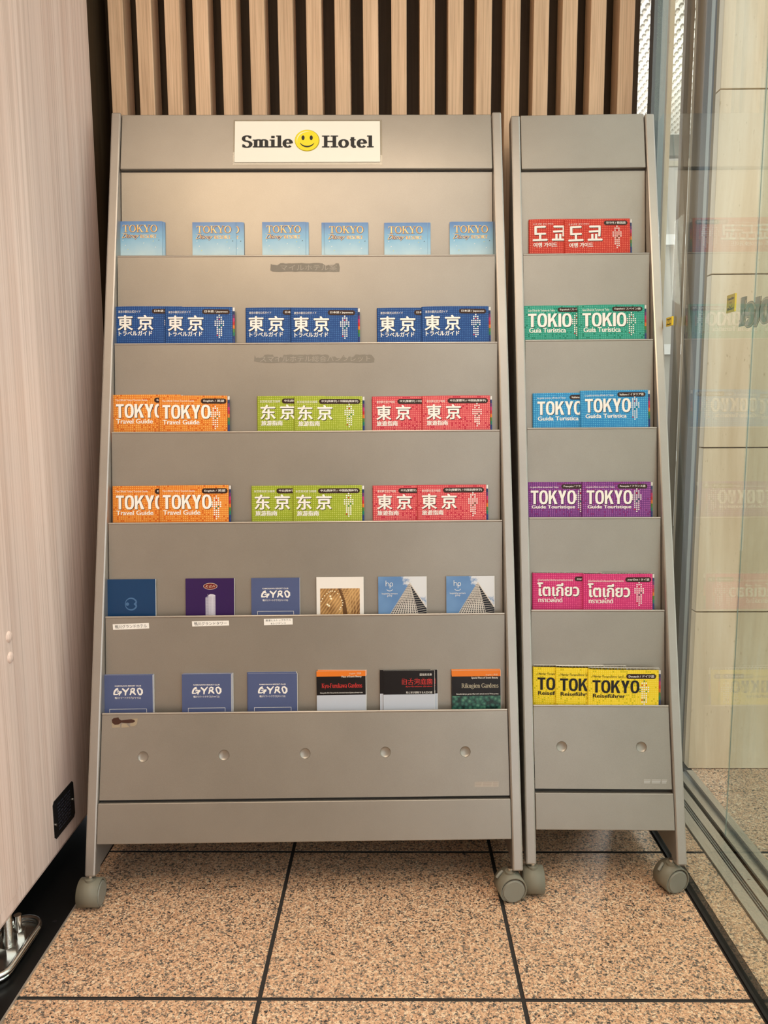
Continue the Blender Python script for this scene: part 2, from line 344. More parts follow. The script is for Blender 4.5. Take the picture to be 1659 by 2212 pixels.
def block(mb, string, x0, y0, x1, y1, z, mat, t=.19):
    # heavy condensed sans capitals
    wd = {'T': .58, 'O': .66, 'K': .66, 'Y': .64, 'I': .20}; gap = .055
    tot = sum(wd[c] for c in string) + gap * (len(string) - 1); x = 0.0
    q = lambda p: (x0 + p[0] / tot * (x1 - x0), y0 + p[1] * (y1 - y0))
    for n, c in enumerate(string):
        w = wd[c]; zz = z + n * 1e-5
        P = lambda pts: mb.flat([q((x + a, b)) for a, b in pts], zz, mat)
        if c == 'T': P([(0, .84), (w, .84), (w, 1), (0, 1)]); P([(w / 2 - t / 2, 0), (w / 2 + t / 2, 0), (w / 2 + t / 2, .845), (w / 2 - t / 2, .845)])
        elif c == 'I': P([(0, 0), (t, 0), (t, 1), (0, 1)])
        elif c == 'K':
            P([(0, 0), (t, 0), (t, 1), (0, 1)]); P([(t * .9, .30), (t * .9, .54), (w - .24, 1), (w - .01, 1)]); P([(t + .09, .53), (w - .22, 0), (w + .01, 0), (t + .21, .66)])
        elif c == 'Y':
            P([(0, 1), (.215, 1), (w / 2 + .02, .60), (w / 2 + t / 2, .40), (w / 2 - t / 2, .40)]); P([(w, 1), (w / 2 + t / 2, .40), (w / 2 - .02, .58), (w - .215, 1)]); P([(w / 2 - t / 2, 0), (w / 2 + t / 2, 0), (w / 2 + t / 2, .41), (w / 2 - t / 2, .41)])
        elif c == 'O':
            N_ = 32; sg = lambda v, e: math.copysign(abs(v) ** e, v); o = []; i_ = []
            for k in range(N_):
                a = 2 * PI * k / N_; ca, sa = sg(math.cos(a), .78), sg(math.sin(a), .78)
                o.append((*q((x + w / 2 + w / 2 * ca, .5 + .515 * sa)), zz)); i_.append((*q((x + w / 2 + (w / 2 - t * .98) * ca, .5 + .365 * sa)), zz))
            mb.add(o + i_, [(k, (k + 1) % N_, N_ + (k + 1) % N_, N_ + k) for k in range(N_)], mat)
        x += w + gap
def empty(name, mat4, label=None, cat=None, group=None):
    o = bpy.data.objects.new(name, None); C.objects.link(o); o.empty_display_size = 0.05
    o.matrix_world = mat4
    tag(o, label, cat, group); return o
def tag(o, label=None, cat=None, group=None, kind=None):
    if label: o['label'] = label
    if cat: o['category'] = cat
    if group: o['group'] = group
    if kind: o['kind'] = kind
    return o
def dup(root, mat4, label):
    r = root.copy(); C.objects.link(r); r.matrix_world = mat4; r['label'] = label
    for ch in list(root.children):
        c = ch.copy(); C.objects.link(c); c.parent = r
        for g in ch.children:
            d = g.copy(); C.objects.link(d); d.parent = c
    return r

class Frame:
    def __init__(s, o, ex, ey, ez): s.o, s.ex, s.ey, s.ez = Vector(o), Vector(ex), Vector(ey), Vector(ez)
    def p(s, x, y, z=0): return s.o + s.ex * x + s.ey * y + s.ez * z
    def mat(s):
        m = Matrix.Identity(4)
        for i in range(3): m[i][0], m[i][1], m[i][2], m[i][3] = s.ex[i], s.ey[i], s.ez[i], s.o[i]
        return m
    def at(s, px, py, z=0):      # where a sight line of the survey photograph meets this plane
        d = (cF + cR * ((px - IW / 2) / F_PX) - cU * ((py - IH / 2) / F_PX))
        o = s.p(0, 0, z); t = (o - CAM).dot(s.ez) / d.dot(s.ez); q = CAM + d * t - o
        return q.dot(s.ex), q.dot(s.ey)
floorF = Frame((0, 0, 0), (1, 0, 0), (0, 1, 0), (0, 0, 1))

# ================================================================== setting
FY = 1.67; FX = -0.234; TP = 0.45; J = 0.0036
fl = MB(); fl.box(-2.6, 4.0, -2.0, 7.5, -0.10, -0.002, M['grout'])
floor = tag(fl.build('floor'), kind='structure')
xs_in = [(-2.484 + i * TP, -2.484 + (i + 1) * TP) for i in range(6)]
xs_in = [(FX + i * TP, FX + (i + 1) * TP) for i in range(-5, 1)] + [(FX + TP, 0.606)]
_tiles = {}
def tile(x0, x1, y0, y1, mat, label=None):
    wq, hq = round(x1 - x0, 4), round(y1 - y0, 4); key = (wq, hq, mat.name)
    if key not in _tiles:
        t = MB(); t.box(J, wq - J, J, hq - J, -0.03, 0, M['grout']); t.m(mat); t.mi[1] = t.mi[3] = t.mi[4] = t.mi[5] = 0; t.mi = [1 if all(abs(t.v[i][2]) < 1e-9 for i in f) else 0 for f in t.f]; o = t.build('floor_tile', floor, bevel=0.0008); _tiles[key] = o.data
    else:
        o = bpy.data.objects.new('floor_tile', _tiles[key]); C.objects.link(o); o.parent = floor
        md = o.modifiers.new('bevel', 'BEVEL'); md.width = 0.0008; md.segments = 2
    o.location = (x0, y0, 0)
for r_ in range(-6, 1):
    y0 = FY + r_ * TP
    for (x0, x1) in xs_in: tile(x0, x1, y0, y0 + TP, M['granite'])
    tile(0.630, 0.700, y0, y0 + TP, M['granite'])
    for q in range(4): tile(0.82 + q * TP, 0.82 + (q + 1) * TP, y0, y0 + TP, M['granite_out'])
for r_ in range(1, 9):
    for q in range(4): tile(0.20 + q * TP, 0.20 + (q + 1) * TP, 2.15 + (r_ - 1) * TP, 2.15 + r_ * TP, M['granite_out'])
g = MB(); g.box(0.6065, 0.6295, -1.5, 2.12, -0.006, 0.003, M['black']); tag(g.build('trim_1'), kind='structure')

# slat wall
WY = 2.02
bw = MB(); bw.box(-0.80, 0.592, WY + 0.075, WY + 0.12, 0, 2.6, M['darkwood'])
wall_back = tag(bw.build('wall_back'), kind='structure')
g = MB(); g.box(-2.6, 0.64, -2.05, -2.0, 0, 2.6, flat('rear_wall_cream', (0.62, 0.56, 0.47), 0.8)); tag(g.build('wall_front'), kind='structure')
sl_me = None
PW = 0.0681
for i in range(19):
    if sl_me is None:
        s_ = MB(); s_.box(0, 0.0366, 0, 0.062, 0.05, 2.6, M['oak']); o = s_.build('wooden_slat', wall_back); sl_me = o.data
    else:
        o = bpy.data.objects.new('wooden_slat', sl_me); C.objects.link(o); o.parent = wall_back
    md = o.modifiers.new('bevel', 'BEVEL'); md.width = 0.0012; md.segments = 2
    o.location = (-0.6835 + i * PW, WY, 0)
g = MB(); g.box(0.579, 0.592, WY + 0.004, WY + 0.075, 0, 2.6, M['darkwood']); tag(g.build('trim_2'), kind='structure')
g = MB(); g.box(-0.80, 0.592, WY + 0.01, WY + 0.075, 0, 0.05, M['darkwood']); tag(g.build('baseboard_back'), kind='structure')
g = MB(); g.box(-0.80, -0.715, 1.955, WY + 0.10, 0, 2.6, M['darkwood']); tag(g.build('wall_left'), kind='structure')
g = MB(); g.box(-2.6, 0.64, -2.0, WY + 0.12, 2.6, 2.68, flat('ceiling_white', (0.75, 0.72, 0.66), 0.8)); tag(g.build('ceiling'), kind='structure')
g = MB(); g.box(-2.6, -2.55, -2.0, 2.15, 0, 2.6, flat('lobby_wall_cream', (0.6, 0.54, 0.46), 0.8)); tag(g.build('wall_far_left'), kind='structure')

# travertine wall beyond the glass
TY = 2.085
tw = MB(); tw.box(0.817, 3.2, TY + 0.02, TY + 0.2, 0, 2.75, flat('stone_joint', (0.25, 0.2, 0.14), 0.8))
wall_r = tag(tw.build('wall_right'), kind='structure')
tf = Frame((0, TY, 0), (1, 0, 0), (0, 0, 1), (0, -1, 0))
zs = [0.0] + [tf.at(1600, y)[1] for y in (1322, 967, 592, 192)] + [2.75]
for a, b2 in zip(zs[:-1], zs[1:]):
    for k in range(3):
        t = MB(); t.box(0.814 + k * 0.8 + 0.0008, 0.814 + (k + 1) * 0.8 - 0.0008, TY, TY + 0.03, a + 0.0016, b2 - 0.0016, M['trav'])
        t.build('stone_panel', wall_r, bevel=0.001)

# glass screen beside the stands
GX = 0.617
g = MB(); g.box(GX - 0.005, GX + 0.005, 0.35, 1.955, 0.003, 2.6, M['glass'])
win = tag(g.build('window_1'), kind='structure')
g = MB(); g.box(GX - 0.012, GX + 0.006, 1.957, 1.985, 0.0, 2.6, M['steel_dark']); g.box(GX + 0.006, GX + 0.02, 1.957, 1.985, 0, 2.6, M['steel'])
g.build('window_post', win)
# sliding door leaf with track
g = MB()
g.box(0.699, 0.724, -1.2, 2.06, -0.005, 0.004, M['alu']); g.box(0.724, 0.739, -1.2, 2.06, -0.005, -0.001, M['black'])
g.box(0.728, 0.731, -1.2, 2.06, -0.003, 0.003, M['steel']); g.box(0.734, 0.7365, -1.2, 2.06, -0.003, 0.002, M['steel'])
g.box(0.739, 0.760, -1.2, 2.06, -0.005, 0.004, M['alu']); g.box(0.760, 0.772, -1.2, 2.06, -0.005, -0.002, M['black'])
g.box(0.772, 0.792, -1.2, 2.06, -0.005, 0.004, M['alu']); g.box(0.792, 0.797, -1.2, 2.06, -0.005, 0.012, M['steel_dark']); g.box(0.797, 0.818, -1.2, 2.06, -0.005, 0.008, M['alu'])
track = tag(g.build('trim_3'), kind='structure')
for yy in (0.95, 1.56):
    g = MB(); g.cyl((0.749, yy, 0.004), (0, 0, 1), 0.0035, 0.0008, M['chrome'], 14); g.box(0.7465, 0.7515, yy - 0.0005, yy + 0.0005, 0.0048, 0.0051, M['black'])
    g.build('track_screw', track)
g = MB(); g.box(0.762, 0.770, 0.75, 1.72, 0.012, 2.45, M['glass'])
door = tag(g.build('door_1'), kind='structure')
g = MB(); g.box(0.765, 0.767, 1.7205, 1.7212, 0.012, 2.45, M['glass_edge']); g.build('glass_edge', door)
g = MB(); g.box(0.740, 0.753, 2.0, 2.055, 0, 2.6, M['steel_dark']); g.box(0.753, 0.761, 2.0, 2.055, 0, 2.6, M['steel']); g.box(0.761, 0.765, 2.0, 2.055, 0, 2.6, M['steel_dark'])
tag(g.build('trim_4'), kind='structure')
g = MB(); g.box(0.716, 0.735, 2.06, 2.08, 0.0, 2.6, wood('brown_mullion', (0.20, 0.15, 0.11), (0.24, 0.18, 0.135), (0.28, 0.21, 0.16), 20, 1)); tag(g.build('trim_5'), kind='structure')
g = MB(); g.box(0.668, 0.680, 2.04, 2.10, 0.0, 2.6, M['trav']); tag(g.build('trim_6'), kind='structure')

# ================================================================== brochure stands
LEAN = 0.25234; ZB = 0.066; SLEN = 1.65627; RW_ = 0.0215
cl, sl_ = math.cos(LEAN), math.sin(LEAN)
def stand_frame(x0, y0, rz):
    c, s = math.cos(rz), math.sin(rz)
    return Frame((x0, y0, ZB), (c, s, 0), (-s * sl_, c * sl_, cl), (s * cl, -c * cl, sl_))
def conv(a, b):
    def f(x, y, z):
        q = a.p(x, y, z) - b.o
        return (q.dot(b.ex), q.dot(b.ey), q.dot(b.ez))
    return f
PA = 0.125
def build_stand(frame, W, kind_name, label, lipsL, lipsR, pxl, pxr, head, last, kick, dimples, casters):
    root = empty(kind_name, frame.mat(), label, 'stand')
    # side frames: sloping rail and a plate running back from it
    for k in (0, 1):
        u0 = 0 if k == 0 else W - RW_
        g = MB(); g.box(u0, u0 + RW_, 0, SLEN, -0.034, 0, M['rail'])
        rail = g.build('rail', root, bevel=0.0035)
        g = MB(); A = []
        for yb, z in ((0.012, 0.0), (0.44, 0.0), (0.44, SLEN * cl - 0.004), (SLEN * sl_ + 0.012, SLEN * cl - 0.004)):
            A.append((yb * sl_ + z * cl, -yb * cl + z * sl_))
        g.prism(A, u0 + 0.003, u0 + RW_ - 0.003, M['rail'], 'yz')
        g.build('side_plate', root, bevel=0.001)
    a = 0.44
    for z0, z1 in ((0.35, 0.43), (1.2, 1.28)):
        g = MB()
        P = [((a + d) * sl_ + z * cl, -(a + d) * cl + z * sl_) for d, z in ((-0.025, z0), (0, z0), (0, z1), (-0.025, z1))]
        g.prism(P, RW_ * .8, W - RW_ * .8, M['rail'], 'yz')
        g.build('rear_brace', root)
    S = lambda yl, yr, n=-0.006: (frame.at(pxl, yl, n)[1] + frame.at(pxr, yr, n)[1]) / 2
    i0, i1 = RW_ + 0.0015, W - RW_ - 0.0015
    # header board
    h0, h1 = S(head[1][0], head[1][1]), S(head[0][0], head[0][1])
    g = MB(); g.box(i0, i1, h0, h1, -0.022, -0.0035, M['stand'])
    g.build('header_panel', root, bevel=0.0018)
    g = MB(); g.box(i0, i1, h0 - 0.0022, h0 + 0.002, -0.020, -0.0105, M['gap']); g.build('painted_shadow_strip', root)  # dark strip paints the shadow line under the header overhang
    tops = [S(l, r) for l, r in zip(lipsL, lipsR)]     # tops[0]: first back panel, tops[1..6]: pocket lips
    frames = []
    for k, t in enumerate(tops):
        n_top = -0.006 if k else -0.013
        ey = frame.ey * math.cos(PA) + frame.ez * math.sin(PA); ez = frame.ez * math.cos(PA) - frame.ey * math.sin(PA)
        lastp = (k == len(tops) - 1)
        if lastp: ey, ez = frame.ey, frame.ez
        pf = Frame(frame.p(0, t, n_top), frame.ex, ey, ez); frames.append(pf); cf = conv(pf, frame)
        if not lastp:
            ln = (t - tops[k + 1]) + 0.125; pf.ln = ln
            g = MB(); g.box(i0, i1, -ln, 0 if k else 0.012, -0.0012, 0, M['stand'])
            if k: g.cyl((i0, -0.0016, -0.0012), (1, 0, 0), 0.0024, i1 - i0, M['rail'], 14); g.box(i0, i1, -0.012, 0, -0.004, -0.0012, M['stand'])
            g.build('pocket_panel', root, fn=cf)
            g = MB(); g.box(i0, i1, -ln - 0.001, -ln, -0.001, 0.020 if k else 0.013, M['stand']); g.build('pocket_floor', root, fn=cf)
        else:
            b0 = S(last[0], last[1]); ln = t - b0
            g = MB(); g.box(i0, i1, -ln, 0, -0.0015, 0, M['stand'])
            po = g.build('pocket_panel', root, fn=cf)
            g = MB(); g.cyl((i0, -0.0016, -0.0014), (1, 0, 0), 0.0025, i1 - i0, M['rail'], 14); g.box(i0, i1, -0.012, 0, -0.004, -0.0015, M['stand'])
            g.build('panel_lip', root, fn=cf)
            ct = MB(); R = 0.0112; cen = []
            for (dx, dy) in dimples:
                q = pf.at(dx, dy); cen.append(q); ct.cyl((q[0], q[1], -0.02), (0, 0, 1), R, 0.04, M['stand'], 40)
            co_ = ct.build('cut', fn=cf); co_.matrix_world = frame.mat(); bpy.context.view_layer.update()
            md = po.modifiers.new('b', 'BOOLEAN'); md.operation = 'DIFFERENCE'; md.object = co_; md.solver = 'EXACT'
            bpy.context.view_layer.update()
            me = bpy.data.meshes.new_from_object(po.evaluated_get(bpy.context.evaluated_depsgraph_get()))
            po.modifiers.clear(); po.data = me; bpy.data.objects.remove(co_)
            for q in cen:
                g = MB(); nr, ns = 7, 40; vs = []; fs = []
                for a_ in range(nr + 1):
                    t_ = a_ / nr; rr = R * math.sin(t_ * PI / 2 * 0.999 + 0.0001) if a_ else 0.0001
                    dz = -0.0042 * math.cos(t_ * PI / 2)
                    vs += [(q[0] + rr * math.cos(2 * PI * j / ns), q[1] + rr * math.sin(2 * PI * j / ns), dz) for j in range(ns)]
                for a_ in range(nr):
                    fs += [(a_ * ns + j, a_ * ns + (j + 1) % ns, (a_ + 1) * ns + (j + 1) % ns, (a_ + 1) * ns + j) for j in range(ns)]
                g.add(vs, fs, M['stand'], True); g.build('dimple', root, fn=cf)
    g = MB(); bb = S(last[0], last[1]); g.box(i0, i1, bb - 0.012, bb + 0.006, -0.018, -0.014, M['gap']); g.build('painted_gap_shade', root)  # dark strip paints the shade in the slit above the kick panel
    k1, k0 = S(*kick[0]), S(*kick[1])
    g = MB(); g.box(i0 - 0.001, i1 + 0.001, k0, k1, -0.024, -0.001, M['stand']); g.build('kick_panel', root, bevel=0.0015)
    # casters
    inv = frame.mat().inverted()
    for (px, py, yaw, brake, legu) in casters:
        cx, cy = floorF.at(px, py, 0.028)
        r = 0.0272; ax = Vector((math.cos(yaw), math.sin(yaw), 0)); L = 0.043
        def w2s(x, y, z, inv=inv):
            q = inv @ Vector((x, y, z)); return (q.x, q.y, q.z)
        g = MB(); n = 28; ring = []; c0 = Vector((cx, cy, 0.0285))
        side = Vector((-ax.y, ax.x, 0))
        a0, a1 = math.radians(-48), math.radians(228)
        prof = [c0 * 0 + side * math.cos(a0 + (a1 - a0) * i / n) + Vector((0, 0, 1)) * math.sin(a0 + (a1 - a0) * i / n) for i in range(n + 1)]
        vs = []
        for off in (-L / 2, L / 2):
            for R2 in (r + 0.0012, r - 0.0018): vs += [c0 + ax * off + p * R2 for p in prof]
        m_ = n + 1; fs = []
        for i in range(n):
            fs += [(i, i + 1, 2 * m_ + i + 1, 2 * m_ + i), (m_ + i, m_ + i + 1, 3 * m_ + i + 1, 3 * m_ + i), (i, i + 1, m_ + i + 1, m_ + i), (2 * m_ + i, 2 * m_ + i + 1, 3 * m_ + i + 1, 3 * m_ + i)]
        for i in (0, n): fs.append((i, m_ + i, 3 * m_ + i, 2 * m_ + i))
        g.add(vs, fs, M['plastic'], True)
        g.cyl(c0 + Vector((0, 0, r - 0.002)), (0, 0, 1), 0.011, 0.006, M['plastic'], 20)
        g.cyl(c0 + Vector((0, 0, r + 0.002)), (0, 0, 1), 0.0055, ZB - 0.0285 - r - 0.001, M['chrome'], 16)
        g.cyl(c0 - ax * (L / 2 - 0.0022), ax, r - 0.0018, L - 0.0044, M['gap'], 32, sm=True)  # dark core paints the shaded gap between hood and wheels
        ca = g.build('caster', root, fn=w2s)
        for s_ in (-1, 1):
            g = MB(); g.cyl(c0 + ax * (0.003 * s_) + Vector((0, 0, -0.0013)), ax * s_, r - 0.0030, L / 2 - 0.004, M['plastic2'], 32)
            g.cyl(c0 + ax * ((L / 2 - 0.001) * s_) + Vector((0, 0, -0.0013)), ax * s_, r - 0.0045, 0.0022, M['plastic2'], 32, r2=r - 0.0060)
            g.build('wheel', ca, fn=w2s, bevel=0.0006)
        if brake:
            g = MB(); e = side * (1 if (side.x < 0) else -1)
            p0 = c0 + e * 0.014 + Vector((0, 0, 0.026)) - ax * 0.006
            g.tube([p0 + ax * -0.004, p0 + e * 0.007 + Vector((0, 0, -0.002)), p0 + e * 0.013 + Vector((0, 0, -0.010))], 0.0032, M['plastic2'])
            g.build('brake_lever', ca, fn=w2s)
    return root, frames
LF = stand_frame(-0.62794, 1.46606, 0.02606); LW = 0.88721
RF = stand_frame(0.26837, 1.51245, -0.01115); RW = 0.32943
standL, FL = build_stand(LF, LW, 'brochure_stand', 'wide taupe metal brochure stand with six pockets beside the pink wood cabinet', 
    [368, 550.5, 739.5, 930, 1126.5, 1332, 1542.5], [368.5, 552, 741, 932, 1126.5, 1324.5, 1530.5], 262, 1066,
    ((247.5, 250), (365.5, 366.5)), (1728, 1719), ((1734.5, 1724.5), (1820.5, 1814)),
    [(309, 1635), (484, 1631.5), (659, 1628), (832.5, 1625), (1005, 1624)],
    [(197, 1928, 0.02, False, 0), (1102, 1912, -1.38, True, 0)])
standR, FR = build_stand(RF, RW, 'brochure_stand', 'narrow tall grey metal brochure stand standing next to the glass screen',
    [368, 547.5, 735, 925, 1118.5, 1316.5, 1521.5], [368, 547, 732, 922.5, 1117, 1319, 1525], 1128, 1397,
    ((248.5, 248.5), (365, 364)), (1704, 1704), ((1711, 1713), (1791, 1793)),
    [(1213.5, 1613), (1385.5, 1614)],
    [(1150, 1900, 0.0, False, 0), (1449, 1893, -1.22, True, 0)])

# stickers, tape marks and scratches on the wide stand
def sticker(root, frame, pf, name, pts_px, mats, z=0.0004, extra=None, label=None):
    P = [pf.at(*p) for p in pts_px]
    g = MB(); g.flat(P, z, mats)
    if extra: extra(g, P, z)
    o = g.build(name, root, fn=conv(pf, frame))
    if label: o['label'] = label
    return o
def jp(text_, ex=0.06, ey=0.16, mat='black', lines=1):
    def f(g, P, z):
        def q(u, v): return tuple(P[3][i] * (1 - u) * (1 - v) + P[2][i] * u * (1 - v) + P[0][i] * (1 - u) * v + P[1][i] * u * v for i in (0, 1))
        T = text_ if isinstance(text_, list) else [text_]
        n = len(T)
        for k, t in enumerate(T):
            vs, fs = text_geo(t, 0.0, 3)
            v0 = 1 - (k + 1) / n; sp = 1.0 if k == 0 else 0.55
            lo = ex if sp == 1 else 0.24
            g.add([(*q(lo + (1 - 2 * lo) * vx, v0 + (ey + (1 - 2 * ey) * vy) / n), z + 0.0001) for vx, vy in vs], fs, M[mat])
    return f
P5 = FL[5]
sticker(standL, LF, P5, 'label_strip', [(243.5, 1348.5), (321.5, 1345.5), (322.5, 1357.5), (244.5, 1360.5)], M['white'], extra=jp('鴨川グランドホテル'), label='small white label strip with black Japanese lettering')
sticker(standL, LF, P5, 'label_strip', [(414.5, 1342), (494.5, 1340.5), (495, 1351), (415.5, 1353.5)], M['white'], extra=jp('鴨川グランドタワー'), label='small white label strip with black Japanese lettering')
sticker(standL, LF, P5, 'label_strip', [(570, 1337), (632, 1335.5), (632.5, 1349), (570.5, 1350.5)], M['white'], extra=jp(['勝浦ヒルトップホテル', '&レジデンス']), label='small white two-line label with black Japanese lettering')
M['residue'] = metal_paint('dusty_tape_residue', (0.225, 0.20, 0.165), 0.75, 0.0)
M['residue_ink'] = flat('faded_residue_lettering', (0.36, 0.32, 0.27), 0.7)
def ragged(x0, x1, y0, y1, chips):
    rg = random.Random(int(x0)); top = [(x0, y0 + 1)]; x = x0 + 3
    while x < x1:
        deep = any(a <= x <= b2 for a, b2, d in chips)
        top.append((x, y0 + (rg.uniform(3, 8) if deep else rg.uniform(-.5, 1.0)))); x += rg.uniform(3, 7)
    bot = []; x = x1
    while x > x0 + 2: bot.append((x, y1 + rg.uniform(-1.2, .6))); x -= rg.uniform(5, 14)
    return top + [(x1 + 1, (y0 + y1) / 2)] + bot + [(x0 - 1, y1 - 3)]
def ink(t, x0, x1, y0, y1, pf):
    def f(g, P, z):
        a = pf.at(x0, y1); b2 = pf.at(x1, y0); g.text(t, a[0], a[1], b2[0], b2[1], z + 0.0001, M['residue_ink'])
    return f
sticker(standL, LF, FL[1], 'tape_residue', ragged(585, 733, 568.5, 587, [(588, 604, 8), (700, 722, 5)]), M['residue'], extra=ink('マイルホテル案', 606, 728, 571, 585, FL[1]))
sticker(standL, LF, FL[2], 'tape_residue', ragged(550, 808, 766, 783.5, [(552, 572, 7), (590, 612, 5), (712, 738, 6), (745, 768, 9)]), M['residue'], extra=ink('スマイルホテル総合パンフレット', 562, 800, 768, 782, FL[2]))
M['rust'] = flat('dark_brown_glue_stain', (0.055, 0.02, 0.012), 0.6)
M['oldtape'] = flat('yellowed_tape_remnant', (0.36, 0.29, 0.20), 0.6)
g = MB(); P6 = FL[6]
pt = lambda L_: [P6.at(*p) for p in L_]
g.flat(pt([(242, 1560), (258, 1560), (260, 1571), (242, 1572.5)]), 0.0003, M['oldtape']); g.flat(pt([(263, 1563), (272, 1562), (280, 1571), (262, 1572)]), 0.0003, M['oldtape'])
g.flat(pt([(283, 1553), (298, 1552), (296, 1564), (290, 1569), (281, 1569)]), 0.0003, M['oldtape'])
g.flat(pt([(241.5, 1555), (246, 1551), (256, 1549.5), (257.5, 1553), (262, 1556), (270, 1555), (284, 1553.5), (290, 1555), (292, 1558), (288, 1561), (276, 1562), (262, 1561), (256, 1565), (248, 1565.5), (242.5, 1561)]), 0.0006, M['rust'])
g.build('glue_stain', standL, fn=conv(P6, LF))['label'] = 'dark brown glue stain with yellowed tape remnants'
M['clearlabel'] = flat('faint_maker_sticker', (0.42, 0.36, 0.31), 0.45)
M['clearlabel2'] = flat('faint_maker_sticker_grey', (0.42, 0.41, 0.40), 0.35)
M['fainttext'] = flat('faint_sticker_print', (0.33, 0.28, 0.24), 0.5); M['fainttext2'] = flat('faint_sticker_print_grey', (0.55, 0.54, 0.53), 0.4)
def lines(mat):
    def f(g, P, z):
        x0 = min(p[0] for p in P); x1 = max(p[0] for p in P); y0 = min(p[1] for p in P); y1 = max(p[1] for p in P); h = (y1 - y0)
        for k in range(3):
            yy = y1 - h * (0.22 + 0.28 * k)
            for a, b2 in ((0.02, 0.3), (0.34, 0.72), (0.76, 0.98)):
                g.rect(x0 + (x1 - x0) * a, x0 + (x1 - x0) * (b2 - 0.02 * k), yy - h * .07, yy + h * .04, z + 0.0001, mat)
    return f
sticker(standL, LF, FL[6], 'maker_sticker', [(1025.5, 1689), (1077, 1688), (1077, 1699.5), (1025.5, 1700)], M['clearlabel'], extra=lines(M['fainttext']))
sticker(standR, RF, FR[6], 'maker_sticker', [(1390, 1682), (1442, 1682.5), (1442, 1693.5), (1390, 1693)], M['stand'], extra=lines(M['fainttext2']))

# hotel sign in its clear sleeve on the header
hf = Frame(LF.p(0, 0, -0.0030), LF.ex, LF.ey, LF.ez)
a = hf.at(502, 357); b2 = hf.at(826, 257)
so = Frame(hf.p(a[0], a[1], 0), LF.ex, LF.ey, LF.ez)
sign = empty('hotel_sign', so.mat(), 'white hotel name sign with yellow smiley in a clear sleeve on the wide stand header', 'sign')
def spx(px, py): return so.at(px, py, 0.001)
M['sheet'] = flat('warm_white_card', (0.87, 0.83, 0.74), 0.45)
g = MB(); p0 = spx(506.5, 350); p1 = spx(820.5, 261.5)
g.box(p0[0], p1[0], p0[1], p1[1], 0.0003, 0.0010, M['sheet']); g.build('card', sign)
g = MB(); q0 = spx(503, 356); q1 = spx(825, 258)
g.box(q0[0], q1[0], q0[1], p0[1] - 0.0005, 0.0002, 0.0009, M['film']); g.box(q0[0], q1[0], p1[1] + .0005, q1[1], 0.0002, 0.0009, M['film'])
g.box(q0[0], p0[0] - .0005, p0[1], p1[1], 0.0002, 0.0009, M['film']); g.box(p1[0] + .0005, q1[0], p0[1], p1[1], 0.0002, 0.0009, M['film'])
g.build('clear_sleeve', sign)
M['letter_hi'] = flat('letter_bevel_grey', (0.22, 0.22, 0.22), 0.4)
for nm, st, xa, xb in (('lettering', 'Smile', 522, 632), ('lettering', 'Hotel', 696, 806)):
    g = MB(); A = spx(xa, 318.5); B = spx(xb, 293)
    serif(g, st, A[0] + .0002, A[1] + .0005, B[0] + .0002, (B[1] - A[1]) * 1.0, 0.0011, M['letter_hi'], .22, .09, track=.05)
    serif(g, st, A[0], A[1] - .0003, B[0], (B[1] - A[1]) * 1.0, 0.0014, M['black'], .22, .09, track=.05)
    g.build(nm, sign)
M['smile_y'] = flat('smiley_yellow', (0.86, 0.70, 0.02), 0.4); M['smile_rim'] = flat('smiley_gold_rim', (0.42, 0.33, 0.01), 0.4); M['smile_hi'] = flat('smiley_pale_shine', (0.93, 0.86, 0.45), 0.4)
g = MB(); c0 = spx(663.5, 303.7); R = spx(690.3, 303.7)[0] - c0[0]; k = 0.935
g.disc(c0[0], c0[1], R, 0.0011, M['smile_rim'], 40, R * k); g.disc(c0[0] - R * .02, c0[1] + R * .03, R * .95, 0.0012, M['smile_y'], 40, R * .95 * k)
g.strip([(c0[0] + R * .82 * math.cos(math.radians(t)), c0[1] + R * .82 * k * math.sin(math.radians(t))) for t in range(70, 200, 6)], [R * .09 * math.sin(PI * i / 21) + 1e-5 for i in range(22)], 0.0013, M['smile_hi'])
for sx in (-.33, .33): g.disc(c0[0] + sx * R, c0[1] + R * .24, R * .125, 0.0014, M['black'], 20, R * .2)
g.strip([(c0[0] + R * .60 * math.cos(math.radians(t)), c0[1] - R * .02 + R * .50 * math.sin(math.radians(t))) for t in range(200, 342, 6)], [R * (.03 + .10 * math.sin(PI * i / 23)) for i in range(24)], 0.0014, M['black'])
g.build('smiley_face', sign)

